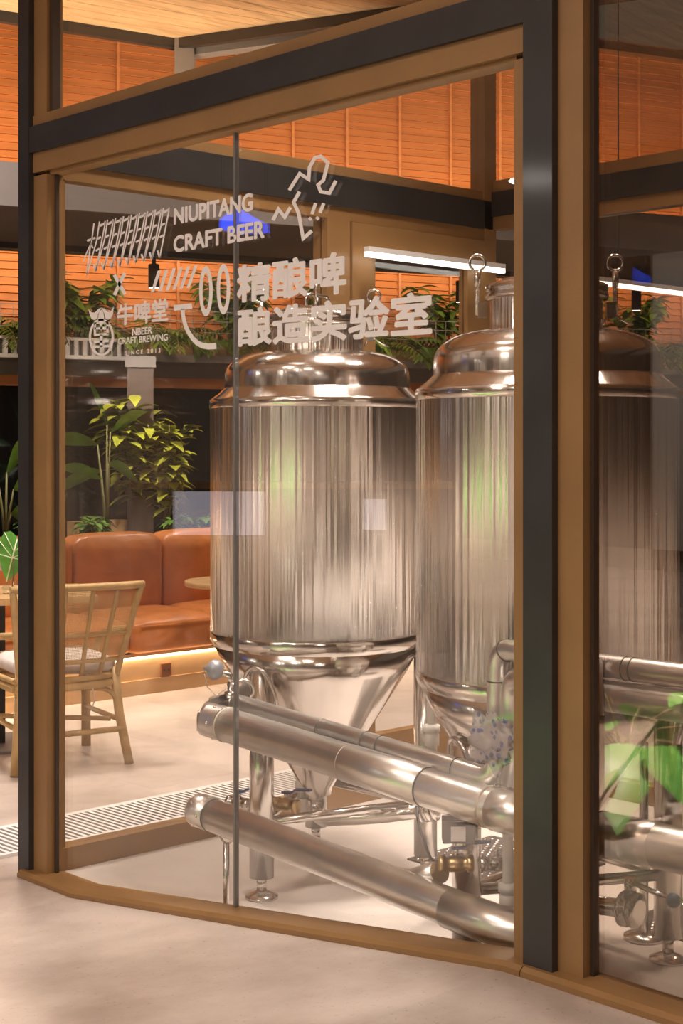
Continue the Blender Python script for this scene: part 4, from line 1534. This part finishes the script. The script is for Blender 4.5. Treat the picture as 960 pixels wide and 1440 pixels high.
d = .002
pw = .14
while d < 13:
    a_, b_ = clip_line(d + .001), clip_line(d + pw - .006)
    if a_ and b_:
        q4 = [A + e_l * a_[0] + e_n * d, A + e_l * a_[1] + e_n * d, A + e_l * b_[1] + e_n * (d + pw - .006), A + e_l * b_[0] + e_n * (d + pw - .006)]
        if (q4[1] - q4[0]).length > .1 and (q4[2] - q4[3]).length > .1:
            MB().prism([(p.x, p.y) for p in q4][::-1], CZ, CZ + .03).build('plank', M_PLANK, can)
    d += pw
cc = sum(cw, Vector((0, 0))) / 5
MB().prism([(p.x, p.y) for p in cw][::-1], CZ + .031, CZ + .06).build('deck', mat('dark_deck', (.05, .03, .02), .8), can)
# dark fascia and grey gutter beam along the far edges


def edge_bar(p, q_, off0, off1, z0, z1, m, nm):
    d_ = (q_ - p).normalized(); n_ = Vector((-d_.y, d_.x))
    if n_.dot(cc - p) > 0: n_ = -n_
    pts = [p + n_ * off0 - d_ * .05, q_ + n_ * off0, q_ + n_ * off1, p + n_ * off1 - d_ * .05]
    MB().prism([(v.x, v.y) for v in pts], z0, z1).build(nm, m, can)


edge_bar(cw[0], cw[1], .0, .05, CZ - .07, CZ + .06, M_BLACK, 'fascia')
edge_bar(cw[0], cw[4], .0, .05, CZ - .07, CZ + .06, M_BLACK, 'fascia')
edge_bar(cw[0], cw[1], .10, .22, CZ - .10, CZ - .02, M_GREYP, 'gutter')
gp_ = on_D(260, 80, 10.25)
MB().box(-.065, .065, -.065, .065, 2.79, CZ - .0, Matrix.Translation((gp_.x, gp_.y, 0)) @ Matrix.Rotation(-TH, 4, 'Z')).build('canopy_post', M_GREYP, can)

# ------------------------------------------------------------------ the rest of the hall (behind and beside the camera)
hw_ = thing('wall_back', 'plaster walls of the hall behind the camera', None, (-8, 0, 0), kind='structure')
MB().box(-9.2, -9, -9, 16, 0, 4.9).build('wall', M_HALL, hw_)
MB().box(-9, 16, -9.2, -9, 0, 4.9).build('wall', M_HALL, hw_)
MB().box(16, 16.2, -9, 16, 0, 4.9).build('wall', M_HALL, hw_)
MB().box(-9, 1.5, 14, 14.2, 0, 4.9).build('wall', M_HALL, hw_)
y = -8.5
rn = random.Random(5)
while y < 13:
    wd = rn.choice((.25, .4, .7, 1.1))
    m = rn.choice((M_HALLD, M_HALLW, M_HALLD, M_HALLW, M_OAK))
    MB().box(-9.0, -8.9, y, y + wd, .25, 3.6).build('streak_panel', m, hw_)  # unseen panels added so the tanks reflect vertical bands
    y += wd + rn.choice((.1, .3, .6))

# lit counter whose front shows as a reflection in the glass
ctr = thing('bar_counter', 'bar counter with a lit white front in the hall', 'counter', (-3.1, 7.0, 0))
cu_ = cam_uv(-6.35, 5.05)
ctr.location = (cu_[0], cu_[1], 0); ctr['_b'] = (cu_[0], cu_[1], 0)
Mk = Matrix.Translation((cu_[0], cu_[1], 0)) @ Matrix.Rotation(-TH, 4, 'Z')
MB().box(-.5, 0, -1.6, .6, .0006, 1.12, Mk).build('body', M_HALLD, ctr)
MB().box(.0, .012, -.31, .31, .80, 1.10, Mk).build('lit_panel', M_BOX, ctr)
MB().box(.0, .012, -1.15, -1.0, .84, 1.05, Mk).build('lit_panel', M_BOX, ctr)
MB().box(-.52, .03, -1.62, .62, 1.12, 1.16, Mk).build('worktop', M_OAK, ctr)

bs = cam_uv(-6.3, 5.0)
Mb = Matrix.Translation((bs[0], bs[1], 0)) @ Matrix.Rotation(-TH, 4, 'Z')
sg = thing('hanging_sign', 'blue lit sign hanging in the hall', 'sign', (bs[0], bs[1], 2.85))
MB().box(-.03, .0, -.32, .06, 2.84, 3.08, Mb).build('case', M_BLACK, sg)
MB().add([Mb @ Vector(p) for p in ((.001, -.30, 2.87), (.001, -.10, 2.86), (.001, .04, 2.90), (.001, .03, 2.97), (.001, -.08, 3.06), (.001, -.20, 2.98), (.001, -.30, 2.93))], [(0, 1, 2, 3, 4, 5, 6)]).build('lit_face', M_BLUEGLOW, sg)
for yy in (-.28, .02):
    MB().cyl(Mb @ Vector((-.015, yy, 3.06)), Mb @ Vector((-.015, yy, 4.2)), .004, seg=6).build('hanger', M_BLACK, sg)

# potted plant beside the camera, mirrored in the right hand pane
pp = cam_uv(-1.45, 2.95)
pz = ramp(pp[1])
pot = thing('potted_plant', 'large leaved plant in a low pot standing on the ramp before the glass', 'plant', (pp[0], pp[1], pz))
MB().lathe([(.11, .001), (.14, .02), (.16, .20), (.165, .22), (.15, .22), (.14, .19)], (pp[0], pp[1], pz), 32, caps=False).build('pot', M_WHITE, pot)
MB().lathe([(.0001, .19), (.142, .19)], (pp[0], pp[1], pz), 32).build('soil', M_SOIL, pot)
rn = random.Random(9)
for k in range(16):
    a = k * 2.4
    l = rn.uniform(.28, .42)
    hgt = rn.uniform(.02, .34)
    P0 = Vector((pp[0], pp[1], pz + .19))
    p1 = P0 + Vector((math.cos(a) * l * .6, math.sin(a) * l * .6, hgt))
    p2 = p1 + Vector((math.cos(a) * l, math.sin(a) * l, rn.uniform(-.22, .05)))
    MB().tube([P0, P0.lerp(p1, .5) + Vector((0, 0, .05)), p1], .005, 6).build('stem', M_STEM, pot)
    b = MB(); leaf_mesh(b, p1, p2, .24, .2, 7)
    b.build('leaf', M_LEAF3, pot)
area_light('plant_fill', (pp[0] + .2, pp[1] - .4, 3.9), .2, 34, NEUT, aim=(pp[0] - .15, pp[1] + .1, .4), spread=35)  # unseen light added to strengthen the mirrored leaves

for o in bpy.data.objects:
    if '_b' in o:
        del o['_b']
